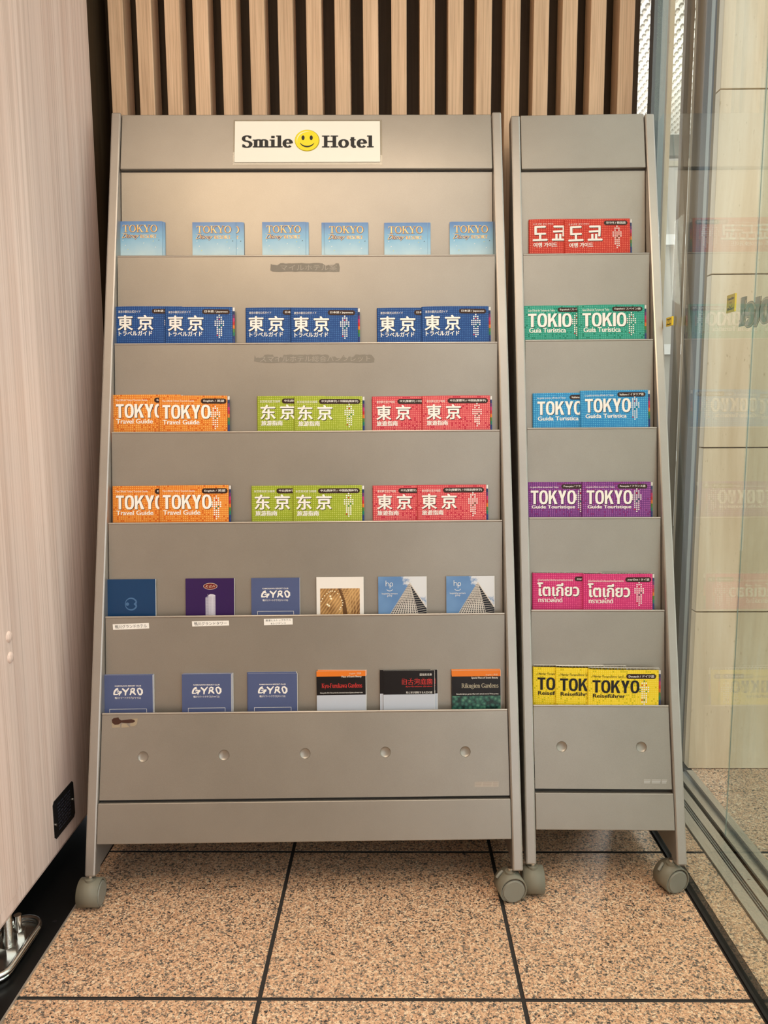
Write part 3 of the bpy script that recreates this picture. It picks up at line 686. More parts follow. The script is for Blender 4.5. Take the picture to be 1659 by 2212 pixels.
# ================================================================== brochures
def dotmat(name, base, dot, pitch=0.0041, alt=None, altp=0.12, size=0.30, rough=0.5):
    mt, nt, b = node_mat(name)
    v = coords(nt, (1 / pitch, 1 / pitch, 1))
    sx = N(nt, 'ShaderNodeSeparateXYZ'); nt.links.new(v, sx.inputs[0])
    fx = mth(nt, 'ABSOLUTE', mth(nt, 'SUBTRACT', mth(nt, 'FRACT', sx.outputs[0]), 0.5)); fy = mth(nt, 'ABSOLUTE', mth(nt, 'SUBTRACT', mth(nt, 'FRACT', sx.outputs[1]), 0.5))
    d = mth(nt, 'POWER', mth(nt, 'ADD', mth(nt, 'POWER', fx, 3.0), mth(nt, 'POWER', fy, 3.0)), 0.3333)
    mask = mth(nt, 'LESS_THAN', d, size)
    cb = N(nt, 'ShaderNodeCombineXYZ'); nt.links.new(mth(nt, 'FLOOR', sx.outputs[0]), cb.inputs[0]); nt.links.new(mth(nt, 'FLOOR', sx.outputs[1]), cb.inputs[1])
    wn = N(nt, 'ShaderNodeTexWhiteNoise', noise_dimensions='2D'); nt.links.new(cb.outputs[0], wn.inputs['Vector'])
    br = mth(nt, 'MULTIPLY_ADD', wn.outputs['Value'], 0.5, 0.5)
    big = noise(nt, coords(nt), 38, 2)
    bc = mixc(nt, mth(nt, 'MULTIPLY', big, 0.55), base, tuple(0.65 * x + 0.35 * y for x, y in zip(base, dot)))
    c = mixc(nt, mth(nt, 'MULTIPLY', mask, br), bc, dot)
    if alt:
        am = mth(nt, 'MULTIPLY', mask, mth(nt, 'LESS_THAN', wn.outputs['Value'], altp)); c = mixc(nt, am, c, alt)
    nt.links.new(c, b.inputs['Base Color']); setin(b, 'Roughness', rough); setin(b, 'Specular IOR Level', 0.25)
    return mt
TABC = [(.8, .78, .76), (.02, .04, .14), (.16, .03, .17), (.55, .03, .16), (.55, .02, .03), (.75, .20, .02), (.08, .22, .03), (.01, .2, .13), (.02, .05, .22)]
TABM = [flat('index_colour', c, 0.5) for c in TABC]
TH = 0.0055
GUIDES = {}
def guide(kind, Wc, H, base, dot, title, tbox, sub, sbox, cap, cbox, badge, bbox, emb, alt=None, dark=False, altp=.12, shadow=(0.03, 0.02, 0.02), tbold=0):
    """pixel-unit layout measured on the cover (x right, y down from the top edge); u = metres per unit"""
    u = Wc / 158.0
    def make(root, H):
        k_ = 0.0032; PE = 0.0036 if dark else -0.0012 if kind != 'thai' else 0.0016
        def bend(x, y, z):
            t = min(max(x / Wc, 0), 1.05)
            return (x, y, z + k_ * math.sin(PI * min(t, 1) ** 0.7) * 1.0)
        m1 = dotmat(kind + '_cover_print', base, dot, 0.0041, alt, altp)
        nx = 22
        g = MB(); vs = []; fs = []
        for z in (TH - 0.0004, TH):
            for i in range(nx + 1):
                for y in (0, H): vs.append((Wc * i / nx, y, z))
        o2 = 2 * (nx + 1)
        for i in range(nx):
            a_ = 2 * i; fs += [(a_, a_ + 1, a_ + 3, a_ + 2), (o2 + a_, o2 + a_ + 2, o2 + a_ + 3, o2 + a_ + 1), (a_ + 1, a_ + 3, o2 + a_ + 3, o2 + a_ + 1), (a_, a_ + 2, o2 + a_ + 2, o2 + a_)]
        fs += [(0, 1, o2 + 1, o2), (2 * nx, 2 * nx + 1, o2 + 2 * nx + 1, o2 + 2 * nx)]
        g.add(vs, fs, m1)
        # rounded spine
        sp = [(0.0004 - 0.0022 * math.sin(t * PI / 8), TH * 0.5 + TH * 0.5 * math.cos(t * PI / 8)) for t in range(9)]
        n = len(sp); g.add([(x, 0, z) for x, z in sp] + [(x, H, z) for x, z in sp], [(i, i + 1, n + i + 1, n + i) for i in range(n - 1)], m1, True)
        g.build('cover', root, fn=bend)
        g = MB()
        for i in range(nx):
            x0, x1 = 0.0006 + (Wc + 0.001) * i / nx, 0.0006 + (Wc + 0.001) * (i + 1) / nx
            g.add([(x, y, z) for x in (x0, x1) for y in (0.001, H + PE) for z in (0.0003, TH - 0.0005)],
                  [(0, 1, 3, 2), (4, 6, 7, 5), (0, 4, 5, 1), (2, 3, 7, 6)] + ([(0, 2, 6, 4)] if 0 else []), M['paper'])
        g.add([(Wc + 0.0016, y, z) for y in (0.001, H + PE) for z in (.0003, TH - .0005)], [(0, 1, 3, 2)], M['paper'])
        g.build('pages', root, fn=lambda x, y, z: bend(x, y, z) if z > TH * .5 else (x, y, z))
        g = MB(); n = len(TABM); hh = 8.4 * u
        for i in range(n): g.box(Wc + 0.0002, Wc + 0.0044, H - 0.001 - (i + 1) * hh + (.0003 if i else 0), H - 0.001 - i * hh, TH - 0.0022, TH - 0.0016, TABM[i])
        g.box(Wc + 0.0002, Wc + 0.0044, H - .001 - 13 * hh, H - .001 - n * hh, TH - .0022, TH - .0016, TABM[8])
        g.build('index_tabs', root, fn=bend)
        ink_ = M['black'] if dark else M['white']
        def T(g, s, bx, z, mt, dx=0, dy=0, bold=0.0): g.text(s, bx[0] * u + dx, H - bx[3] * u + dy, bx[2] * u + dx, H - bx[1] * u + dy, z, mt, bold)
        g = MB()
        parts = title.split(' ')
        segs = [(title, tbox)]
        if len(parts) == 2:
            wch = (tbox[2] - tbox[0]) * 0.425
            segs = [(parts[0], (tbox[0], tbox[1], tbox[0] + wch, tbox[3])), (parts[1], (tbox[2] - wch, tbox[1], tbox[2], tbox[3]))]
        for s_, bx in segs:
            if s_ in ('TOKYO', 'TOKIO'):
                X0, X1, Y0, Y1 = bx[0] * u, bx[2] * u, H - bx[3] * u, H - bx[1] * u
                if not dark: block(g, s_, X0 + 1.2 * u, Y0 - 1.1 * u, X1 + 1.2 * u, Y1 - 1.1 * u, TH + .0003, M['shadow_ink'])
                block(g, s_, X0, Y0, X1, Y1, TH + .0006, ink_); continue
            if not dark: T(g, s_, bx, TH + 0.0003, M['shadow_ink'], 1.3 * u, -2.0 * u, tbold); T(g, s_, bx, TH + .00033, M['shadow_ink'], 2.0 * u, -1.4 * u, tbold)
            for kk, (ox, oy) in enumerate(((0, 0), (1.1, 0), (-1.1, 0), (0, .7), (0, -.7), (.55, 0), (-.55, 0))): T(g, s_, bx, TH + 0.0006 + kk * 3e-5, ink_, ox * u, oy * u, tbold)
        g.build('title', root, fn=bend, norm=False)
        g = MB(); [T(g, sub, sbox, TH + 0.0005 + kk * 3e-5, ink_, ox * u, oy * u, 0) for kk, (ox, oy) in enumerate(((-.4, 0), (0, 0), (.4, 0), (0, .25)))]; g.build('subtitle', root, fn=bend, norm=False)
        g = MB(); T(g, cap, cbox, TH + 0.0005, ink_, 0, 0, 0); g.build('caption', root, fn=bend, norm=False)
        g = MB(); x0, y0, x1, y1 = bbox[0] * u, H - bbox[3] * u, bbox[2] * u, H - bbox[1] * u; r = (y1 - y0) / 2
        up = [(x0 + r + r * math.cos(math.radians(t)), y0 + r + r * math.sin(math.radians(t))) for t in range(270, 89, -20)]
        dn = [(x1 - r + r * math.cos(math.radians(t)), y0 + r + r * math.sin(math.radians(t))) for t in range(90, -91, -20)]
        nn = 8; body = []
        g.flat(up, TH + .0005, M['badge']); g.flat(dn, TH + .0005, M['badge'])
        for i in range(nn):
            a_ = x0 + r + (x1 - x0 - 2 * r) * i / nn; b_ = x0 + r + (x1 - x0 - 2 * r) * (i + 1) / nn; g.rect(a_, b_, y0, y1, TH + .0005, M['badge'])
        bd = g.build('language_badge', root, fn=bend, norm=False)
        g = MB(); g.text(badge, x0 + r * 1.0, y0 + r * .5, x1 - r * .9, y1 - r * .42, TH + .0008, M['white'], 0); g.text(badge, x0 + r * 1.0 + .25 * u, y0 + r * .5, x1 - r * .9 + .25 * u, y1 - r * .42, TH + .00083, M['white'], 0); g.build('badge_lettering', bd, fn=bend, norm=False)
        g = MB(); P = 4.75 * u
        rows = [1, 3, 3, 5, 5, 5, 3, 3, 3, 3, 3, 1]
        rng = random.Random(3)
        for j, nr in enumerate(rows):
            for i in range(nr):
                mtx = M['white'] if rng.random() > (.12 if not dark else .3) else (TABM[4] if rng.random() < .5 else TABM[7])
                g.disc((emb[0]) * u + (i - (nr - 1) / 2) * P, H - emb[1] * u - j * P, P * .36, TH + .0005, mtx, 8)
        g.build('dot_emblem', root, fn=bend, norm=False)['kind'] = 'stuff'
    GUIDES[kind] = (make, u, H)
HG = 0.208
WGU = 0.1475
guide('japanese', WGU, HG, (0.006, 0.042, 0.19), (0.06, 0.17, 0.42), '東 京', (6, 21, 89, 56.5), 'トラベルガイド', (8, 58.5, 87, 69.5), '東京の観光公式ガイド', (7, 9.5, 60, 15.5), '日本語 / Japanese', (87, 6, 152, 17.5), (127, 20))
guide('english', WGU, HG, (0.66, 0.16, 0.010), (0.86, 0.48, 0.12), 'TOKYO', (7, 22, 119, 54), 'Travel Guide', (8, 57, 93, 67.5), 'The Official Tokyo Tourism Guide', (6, 10.5, 81, 16), 'English / 英語', (97, 7, 156, 19), (130, 25), alt=(0.55, .10, .01))
guide('simplified_chinese', WGU, HG, (0.25, 0.33, 0.003), (0.55, 0.60, 0.14), '东 京', (7, 21, 87, 55), '旅游指南', (8, 58, 58, 69.5), '东京观光官方指南', (5, 10, 53, 16), '中文(简体字) / 中国語(簡体字)', (57, 6.5, 153, 18), (127, 19))
guide('traditional_chinese', WGU, HG, (0.55, 0.035, 0.065), (0.82, 0.27, 0.23), '東 京', (9, 21, 88, 55), '旅遊指南', (9, 58, 58, 69.5), '東京觀光官方指南', (9, 10, 52, 16), '中文(繁體字) / 中国語(繁体字)', (58, 6.5, 153, 18), (127, 19), alt=(.45, .02, .05))
guide('korean', WGU, HG, (0.50, 0.010, 0.008), (0.80, 0.18, 0.11), '도 쿄', (8.5, 17.5, 89, 53), '여행 가이드', (9.6, 58, 67, 69.5), '도쿄 관광 공식 가이드', (8.5, 10, 58, 14.5), '한국어 / 韓国語', (94, 5, 152, 16), (126, 19))
guide('spanish', WGU, HG, (0.010, 0.27, 0.19), (0.12, 0.50, 0.39), 'TOKIO', (9, 19.5, 114, 52), 'Guía Turística', (12, 54, 100, 65.5), 'Guía Oficial de Turismo de Tokio', (9, 9, 73, 14.5), 'Español / スペイン語', (80, 5, 153, 16), (126, 20), alt=(.02, .17, .09))
guide('italian', WGU, HG, (0.008, 0.19, 0.50), (0.13, 0.50, 0.74), 'TOKYO', (9, 20, 116, 52), 'Guida Turistica', (10, 56, 106, 65.5), 'La guida turistica ufficiale di Tokyo', (9, 9.5, 76, 15), 'Italiano / イタリア語', (85, 5, 152, 16), (126, 17))
guide('french', WGU, HG, (0.11, 0.018, 0.17), (0.42, 0.13, 0.42), 'TOKYO', (8.5, 20, 114, 52), 'Guide Touristique', (11, 54.5, 112, 64.5), 'Le guide officiel du tourisme à Tokyo', (8, 10, 73, 15), 'Français / フランス語', (80, 5, 150, 16), (125, 17), alt=(.35, .03, .18))
guide('thai', WGU, HG, (0.50, 0.012, 0.13), (0.80, 0.13, 0.31), 'โตเกียว', (10, 22, 105, 53), 'ทราเวลไกด์', (12, 56, 67, 67.5), 'คู่มือท่องเที่ยวโตเกียวอย่างเป็นทางการ', (10, 13, 91, 20), 'ภาษาไทย / タイ語', (95, 8, 155, 18.5), (127, 20))
guide('german', WGU, HG, (0.80, 0.58, 0.008), (0.88, 0.72, 0.10), 'TOKYO', (8.5, 24, 114, 52), 'Reiseführer', (10, 55, 82, 63.5), 'Offizieller Tourismusführer Tokyo', (8.5, 13, 78, 19), 'Deutsch / ドイツ語', (84, 9, 152, 20), (125, 25), alt=(0.45, .42, .02), dark=True, altp=.22)

# leaflets -----------------------------------------------------------
LEAFS = {}
def leaf(kind, Wl, wu, H, th, paint, names, cover_mat, edge=None):
    u = Wl / wu
    def make(root, H):
        cover_mat_ = cover_mat(H) if callable(cover_mat) else cover_mat
        g = MB(); g.box(0, Wl, 0, H, 0, th - 0.0003, edge or M['paper']); g.build('folded_sheets', root)
        g = MB(); g.box(-0.0002, Wl - 0.0006, 0, H + 0.0002, th - 0.0003, th, cover_mat_); g.build('front_cover', root)
        groups = {}
        def L(nm): return groups.setdefault(nm, MB())
        paint(L, u, H, th, Wl)
        for nm, g in groups.items():
            o = g.build(nm, root, norm=False)
            if nm == 'confetti_print': o['kind'] = 'stuff'
    LEAFS[kind] = (make, u, H)
# sky blue resort leaflet (its cartoon figures are left out)
def skyprint(H):
    mt, nt, b = node_mat('sky_gradient_print'); 
    v = coords(nt); sx = N(nt, 'ShaderNodeSeparateXYZ'); nt.links.new(v, sx.inputs[0])
    f = mth(nt, 'MULTIPLY', mth(nt, 'SUBTRACT', H, sx.outputs[1]), 1 / 0.085)
    f2 = mth(nt, 'ADD', f, mth(nt, 'MULTIPLY', mth(nt, 'SUBTRACT', noise(nt, v, 26, 3), .5), .35))
    nt.links.new(ramp(nt, f2, [(0.0, (0.10, 0.22, 0.48)), (0.45, (0.22, 0.46, 0.66)), (1.0, (0.58, 0.74, 0.78))]), b.inputs['Base Color']); setin(b, 'Roughness', 0.35)
    return mt
mt, nt, b = node_mat('gold_print'); M['gold'] = mt
v = coords(nt); sx = N(nt, 'ShaderNodeSeparateXYZ'); nt.links.new(v, sx.inputs[0])
f = mth(nt, 'FRACT', mth(nt, 'MULTIPLY', mth(nt, 'ADD', sx.outputs[0], mth(nt, 'MULTIPLY', sx.outputs[1], .7)), 62))
nt.links.new(ramp(nt, f, [(0.0, (0.80, 0.42, 0.06)), (0.5, (0.90, 0.68, 0.32)), (0.8, (0.86, 0.55, 0.2)), (1.0, (0.62, 0.25, 0.06))]), b.inputs['Base Color']); setin(b, 'Roughness', 0.35)
M['navyink'] = flat('navy_outline_print', (0.03, 0.06, 0.2), 0.5); M['confetti'] = flat('yellow_confetti_print', (0.8, 0.75, 0.25), 0.5)
def paint_resort(L, u, H, z, Wl):
    g = L('title')
    serif(g, 'TOKYO', 9 * u, H - 23.4 * u, 83.2 * u, 15.5 * u, z + .0001, M['navyink'], .22, .09)
    serif(g, 'TOKYO', 8.6 * u, H - 23 * u, 82.8 * u, 15.5 * u, z + .0004, M['gold'], .165, .06)
    g = L('subtitle')
    g.text('Disney', 9.6 * u, H - 39.1 * u, 43.6 * u, H - 26.1 * u, z + .0001, M['navyink'], 0.03, shear=2.2)
    g.text('Disney', 9 * u, H - 38.5 * u, 43 * u, H - 25.5 * u, z + .0002, M['gold'], 0.0, shear=2.2)
    g.strip([(7 * u + 13 * u * math.sin(t / 10 * PI) * 0.9, H - 24.8 * u - 1.1 * u * t) for t in range(0, 11)], 0.6 * u, z + .0003, M['gold'])
    serif(g, 'RESORT.', 46 * u, H - 35.2 * u, 83 * u, 7 * u, z + .0002, M['gold'], .24, .09)
    g = L('confetti_print')
    for (x, y, mt_) in ((8, 41, M['white']), (13, 52, M['white']), (72, 43, M['confetti']), (84, 41, M['black']), (60, 33, M['white']), (18, 61, M['confetti']), (77, 56, M['white']), (52, 47, M['white'])):
        g.flat([(x * u, H - y * u), (x * u + 2 * u, H - (y - 2.4) * u), (x * u + 2.6 * u, H - (y - .6) * u)], z + .0002, mt_)
    g['x'] if False else None
leaf('resort', 0.0985, 93, 0.210, 0.0016, paint_resort, None, skyprint, flat('blue_sheet_edge', (0.25, 0.38, 0.5), .5))

M['navy'] = flat('navy_cover', (0.008, 0.045, 0.13), 0.3); M['navy2'] = flat('pale_navy_emblem', (0.07, 0.16, 0.32), 0.4)
def paint_navy(L, u, H, z, Wl):
    g = L('round_emblem'); cx, cy, r = 58 * u, H - 60 * u, 15.3 * u
    g.strip([(cx + (r - 1.2 * u) * math.cos(math.radians(t)), cy + (r - 1.2 * u) * math.sin(math.radians(t))) for t in range(20, 341, 8)], [(1.6 + 3.2 * abs(math.cos(math.radians(t / 2 - 90 + 90)))) * u * .8 for t in range(20, 341, 8)], z + .0002, M['navy2'])
    g.disc(cx - 9 * u, cy, 4.2 * u, z + .0002, M['navy2'], 20)
    g.flat([(cx + 6 * u, cy), (cx + 14 * u, cy + 8 * u), (cx + 14.5 * u, cy + 2 * u), (cx + 12 * u, cy), (cx + 14.5 * u, cy - 2 * u), (cx + 14 * u, cy - 8 * u)], z + .0002, M['navy2'])
leaf('navy', 0.1035, 118, 0.210, 0.003, paint_navy, None, M['navy'])
M['purple'] = flat('deep_purple_cover', (0.035, 0.012, 0.085), 0.3); M['oval'] = flat('dark_red_oval', (0.16, 0.01, 0.01), .4); M['cream'] = flat('cream_print', (0.72, 0.6, 0.45), .5)
M['tower'] = flat('pale_tower_print', (0.62, 0.60, 0.68), .5); M['tower_d'] = flat('grey_tower_print', (0.25, 0.23, 0.33), .5)
def paint_purple(L, u, H, z, Wl):
    g = L('oval_badge'); cx, cy = 59.6 * u, H - 19 * u
    g.disc(cx, cy, 16.8 * u, z + .0001, M['cream'], 32, 7.8 * u); g.disc(cx, cy, 15.8 * u, z + .0002, M['oval'], 32, 6.9 * u)
    g.text('K.G.H', cx - 10.5 * u, cy - 3 * u, cx + 11 * u, cy + 3 * u, z + .0003, M['cream'], 0, shear=1.5)
    g = L('tower_picture'); X = lambda x, y: (x * u, H - y * u)
    g.flat([X(47.5, 46), X(55, 42), X(55, 120), X(47.5, 120)], z + .0001, M['tower_d']); g.flat([X(55, 40), X(60, 38), X(66, 38.5), X(71.5, 40.5), X(71.5, 120), X(55, 120)], z + .0001, M['tower'])
    g.rect(53 * u, 53.5 * u, H - 42 * u, H - 38 * u, z + .0001, M['tower'])
    for j in range(40):
        y = 47 + j * 1.9
        g.rect(48 * u, 54.6 * u, H - (y + .8) * u, H - y * u, z + .0002, M['tower'])
        for x in (56, 59, 62.2, 66.5, 69): g.rect(x * u, (x + 1.7) * u, H - (y - 2.2) * u, H - (y - 3) * u, z + .0002, M['tower_d'])
leaf('purple', 0.1035, 117.5, 0.210, 0.0028, paint_purple, None, M['purple'])
M['slate'] = flat('slate_blue_cover', (0.08, 0.105, 0.225), 0.33)
def paint_gyro(L, u, H, z, Wl):
    X = lambda pts: [(x * u, H - y * u) for x, y in pts]
    g = L('small_lettering'); g.text('KAMOGAWA RESORT CLUB', 27 * u, H - 27 * u, 89 * u, H - 23.8 * u, z + .0002, M['white'], .02)
    g.text('鴨川リゾートクラブ(ジャイロ)', 27 * u, H - 57 * u, 88 * u, H - 51 * u, z + .0002, M['white'], .01)
    g = L('large_lettering'); W_ = M['white']
    for pts, wd in (([(34.5, 31), (30, 33.5), (26.5, 38), (25, 43), (25.2, 46.2)], [2.5, 4.2, 4, 3.6, 3]), ([(24, 45.4), (33, 45.4)], [2.6, 2.2]), ([(30, 33.5), (36.5, 36)], [4.5, 1.2]), ([(31.5, 39.5), (43.5, 38.2)], [2.4, 2]), ([(42, 39), (38, 43), (37.2, 48.5)], [4.8, 4.5, 1.4]), ([(33, 45), (38, 42)], [2.2, 3]),
                    ([(44.5, 31.5), (50, 36.5), (52.5, 39.5)], [3.2, 4.2, 3.4]), ([(60.5, 30.2), (56, 35.5), (52.4, 40), (51.6, 48)], [2, 3.4, 4, 2.6]),
                    ([(65.8, 36), (65, 42), (62.8, 46.8)], [3.8, 3.4, 2.4]), ([(63.8, 34.5), (69, 31.6), (73, 33), (72.6, 37), (67, 39.8)], [2.4, 3.4, 3.8, 3.6, 2.2]), ([(68.5, 39.2), (73, 43), (76, 46.6)], [3.8, 4, 2.2]),
                    ([(80.2, 34), (81.4, 39), (84, 45.6)], [3.2, 3.4, 3]), ([(80.4, 33), (86, 31.6), (91, 36), (91.2, 42), (88, 46.2), (83.6, 46.3)], [2.8, 3.8, 4.4, 4.4, 4, 2.6])):
        g.strip(X(pts), [w_ * u * 1.05 for w_ in wd], z + .0002 + random.random() * 4e-5, W_)
    g = L('thin_frame_print')
    for x0, x1, y0, y1 in ((14, 102, 80, 80.8), (14, 14.8, 80, 140), (101.2, 102, 80, 140)): g.rect(x0 * u, x1 * u, H - y1 * u, H - y0 * u, z + .0002, M['white'])
leaf('gyro', 0.1035, 117, 0.210, 0.0022, paint_gyro, None, M['slate'])
M['photo_brown'] = None
mt, nt, b = node_mat('warm_ceiling_photo_print'); M['photo_brown'] = mt
v = coords(nt, (1, 1, 1), (0, 0, 0.6)); wv = N(nt, 'ShaderNodeTexWave', wave_type='BANDS'); nt.links.new(v, wv.inputs['Vector']); wv.inputs['Scale'].default_value = 55; wv.inputs['Distortion'].default_value = 1.5; wv.inputs['Detail'].default_value = 2
n1 = noise(nt, coords(nt), 28, 3)
nt.links.new(mixc(nt, 0.5, ramp(nt, wv.outputs[0], [(0.2, (0.20, 0.085, 0.02)), (0.8, (0.62, 0.36, 0.13))]), ramp(nt, n1, [(0.35, (0.14, 0.055, 0.015)), (0.6, (0.66, 0.40, 0.16))])), b.inputs['Base Color']); setin(b, 'Roughness', 0.35)
M['lampprint'] = flat('pale_lamp_print', (0.95, 0.85, 0.6), .5); M['browndark'] = flat('dark_brown_print', (0.13, 0.06, 0.02), .5); M['tan'] = flat('tan_print', (0.60, 0.38, 0.17), .5)
def paint_hall(L, u, H, z, Wl):
    g = L('photograph'); g.rect(8.5 * u, 104 * u, H - 120 * u, H - 27.5 * u, z + .0001, M['photo_brown'])
    X = lambda pts: [(x * u, H - y * u) for x, y in pts]
    g.flat(X([(52, 27.5), (60, 27.5), (70, 60), (78, 120), (66, 120), (60, 50)]), z + .00015, M['browndark'])
    for j in range(14): g.strip(X([(58 + j * 1.4, 30 + j * 4), (76 + j * .6, 27.5 + j * 5.2)]), .9 * u, z + .0002, M['tan'])
    for x in (80, 86, 93): g.strip(X([(x, 27.5), (x + 4, 120)]), 1.2 * u, z + .0002, M['tan'])
    for j, (x, y) in enumerate(((11, 58), (14, 52), (19, 45), (25, 40), (30, 36), (34, 34), (38, 33.5), (44, 35), (51, 40), (57, 48), (61, 56), (63, 62), (62, 68), (58, 74), (56, 78), (33, 46), (35, 52), (26, 66), (30, 69))):
        g.disc(x * u, H - y * u, (1.5 if j < 15 else 2.4) * u, z + .0003, M['lampprint'], 10)
leaf('hall', 0.1005, 113.5, 0.210, 0.003, paint_hall, None, flat('white_cover', (0.80, 0.77, 0.73), .35))
def cloudprint(H):
    mt, nt, b = node_mat('blue_sky_cloud_print'); 
    v = coords(nt); sx = N(nt, 'ShaderNodeSeparateXYZ'); nt.links.new(v, sx.inputs[0])
    n1 = noise(nt, v, 42, 5, .62)
    f = mth(nt, 'ADD', mth(nt, 'MULTIPLY', mth(nt, 'SUBTRACT', sx.outputs[0], .061), 22), mth(nt, 'MULTIPLY', mth(nt, 'SUBTRACT', sx.outputs[1], H - .024), 16))
    f = mth(nt, 'ADD', f, mth(nt, 'MULTIPLY', mth(nt, 'SUBTRACT', n1, .5), 2.4))
    n0 = noise(nt, v, 12, 2)
    nt.links.new(mixc(nt, ramp(nt, f, [(0.1, (0, 0, 0)), (0.35, (1, 1, 1))]), ramp(nt, n0, [(.3, (0.08, 0.19, 0.42)), (.7, (0.17, 0.32, 0.56))]), (0.66, 0.68, 0.72)), b.inputs['Base Color']); setin(b, 'Roughness', 0.3)
    return mt
M['bldg_w'] = flat('pale_building_print', (0.66, 0.61, 0.56), .5); M['bldg_k'] = flat('black_window_print', (0.015, 0.015, 0.02), .4)
def paint_hp(L, u, H, z, Wl):
    X = lambda x, y: (x * u, H - y * u)
    g = L('building_picture')
    A, Lb, Mb, Rb = (76, 14.5), (10, 120), (104, 120), (150, 120)
    Aw = (77.5, 15)
    g.flat([X(*A), X(*Mb), X(*Lb)], z + .0001, M['bldg_w']); g.flat([X(*A), X(117, 77.5), X(117, 120), X(*Mb)], z + .0001, M['bldg_k'])
    def ip(P, Q, t): return (P[0] + (Q[0] - P[0]) * t, P[1] + (Q[1] - P[1]) * t)
    for i in range(11):
        for j in range(24):
            t0, t1 = .05 + j * .04, .05 + j * .04 + .026
            s0, s1 = (i + .28) / 11, (i + .82) / 11
            q = []
            for s_, t_ in ((s0, t0), (s1, t0), (s1, t1), (s0, t1)):
                e = ip(ip(A, Lb, t_), ip(A, Mb, t_), s_); q.append(X(e[0], e[1] + (s_) * -1.5))
            g.flat(q, z + .0002, M['bldg_k'])
    for j in range(1, 20):
        t = j * .05; P = ip(A, Mb, t); Q = ip(A, Rb, t); Q = (min(Q[0], 117), Q[1] if Q[0] <= 117 else P[1] + (Q[1] - 2 - P[1]) * (117 - P[0]) / (Q[0] - P[0])); g.strip([X(*P), X(Q[0], Q[1] - 2)], .8 * u, z + .0002, M['bldg_w'])
    g.strip([X(*A), X(115.8, 75)], 2.2 * u, z + .0003, M['bldg_w']); g.strip([X(*A), X(*Mb)], 1.0 * u, z + .0003, M['bldg_w'])
    g = L('logo_lettering')
    st = lambda p, w_: g.strip([X(*q) for q in p], w_ * u, z + .0004, M['white'])
    st([(18.6, 9.5), (18.6, 23)], 1.2); st([(18.6, 17.5), (20, 15.4), (23, 14.8), (25.4, 16.4), (25.8, 18.5), (25.8, 23)], 1.1)
    st([(28.3, 28.5), (28.3, 18.8)], 1.2); g.strip([(31.6 * u + 3.4 * u * math.cos(t / 8 * PI), H - 19 * u + 4.2 * u * math.sin(t / 8 * PI)) for t in range(17)], 1.1 * u, z + .0004, M['white'])
    g.strip([(27.5 * u + 7.5 * u * math.cos(math.radians(t)), H - 29.2 * u + 5.4 * u * math.sin(math.radians(t))) for t in range(200, 345, 8)], 1.1 * u, z + .0004, M['white'])
    g = L('small_lettering'); g.text('hospitality partners', 8.5 * u, H - 44.2 * u, 46.5 * u, H - 39 * u, z + .0004, M['white'], 0); g.text('group', 21.5 * u, H - 49.2 * u, 33.5 * u, H - 44.8 * u, z + .0004, M['white'], 0)
leaf('hp', 0.1035, 117.5, 0.210, 0.0035, paint_hp, None, cloudprint)
M['gblack'] = flat('glossy_black_cover', (0.010, 0.008, 0.009), 0.28); M['gorange'] = flat('orange_band_print', (0.74, 0.19, 0.02), .4); M['pale'] = flat('pale_grey_blue_print', (0.50, 0.54, 0.62), .35)
M['redink'] = flat('red_print', (0.62, 0.04, 0.035), .4); M['tanink'] = flat('tan_grey_print', (0.50, 0.45, 0.33), .4)
mt, nt, b = node_mat('forest_photo_print'); M['forest'] = mt
v = coords(nt); vo = N(nt, 'ShaderNodeTexVoronoi'); nt.links.new(v, vo.inputs['Vector']); vo.inputs['Scale'].default_value = 120
n1 = noise(nt, v, 160, 4, .7); n2 = noise(nt, v, 30, 2)
f = mth(nt, 'ADD', mth(nt, 'MULTIPLY', mth(nt, 'SUBTRACT', .8, vo.outputs['Distance']), .35), mth(nt, 'MULTIPLY', mth(nt, 'ADD', n1, n2), .33))
nt.links.new(ramp(nt, f, [(0.34, (0.004, 0.02, 0.018)), (0.46, (0.02, 0.10, 0.075)), (0.58, (0.08, 0.22, 0.14)), (.7, (.22, .38, .27))]), b.inputs['Base Color']); setin(b, 'Roughness', 0.3)
def paint_furu(L, u, H, z, Wl):
    g = L('top_band'); g.rect(0, Wl - .0006, H - 12.8 * u, H + .0001, z + .0001, M['gorange'])
    g = L('lower_picture'); g.rect(0, Wl - .0006, 0, H - 57.5 * u, z + .0001, M['pale'])
    g = L('title'); serif(g, 'Kyu-Furukawa Gardens', 12 * u, H - 40 * u, 109 * u, 10.5 * u, z + .0002, M['redink'], .15, .06)
    g = L('small_lettering'); g.text('English / 英語', 79 * u, H - 9 * u, 107 * u, H - 3.8 * u, z + .0003, M['cream']); g.text('Place of Scenic Beauty', 60 * u, H - 17 * u, 108 * u, H - 11.3 * u, z + .0003, M['white'], .006)
    g.text('Unique garden of the Taisho period with a harmonized mixture of Japanese and western tastes', 8 * u, H - 54.4 * u, 110 * u, H - 50.2 * u, z + .0003, M['white'])
leaf('furukawa', 0.1035, 118, 0.210, 0.0032, paint_furu, None, M['gblack'])
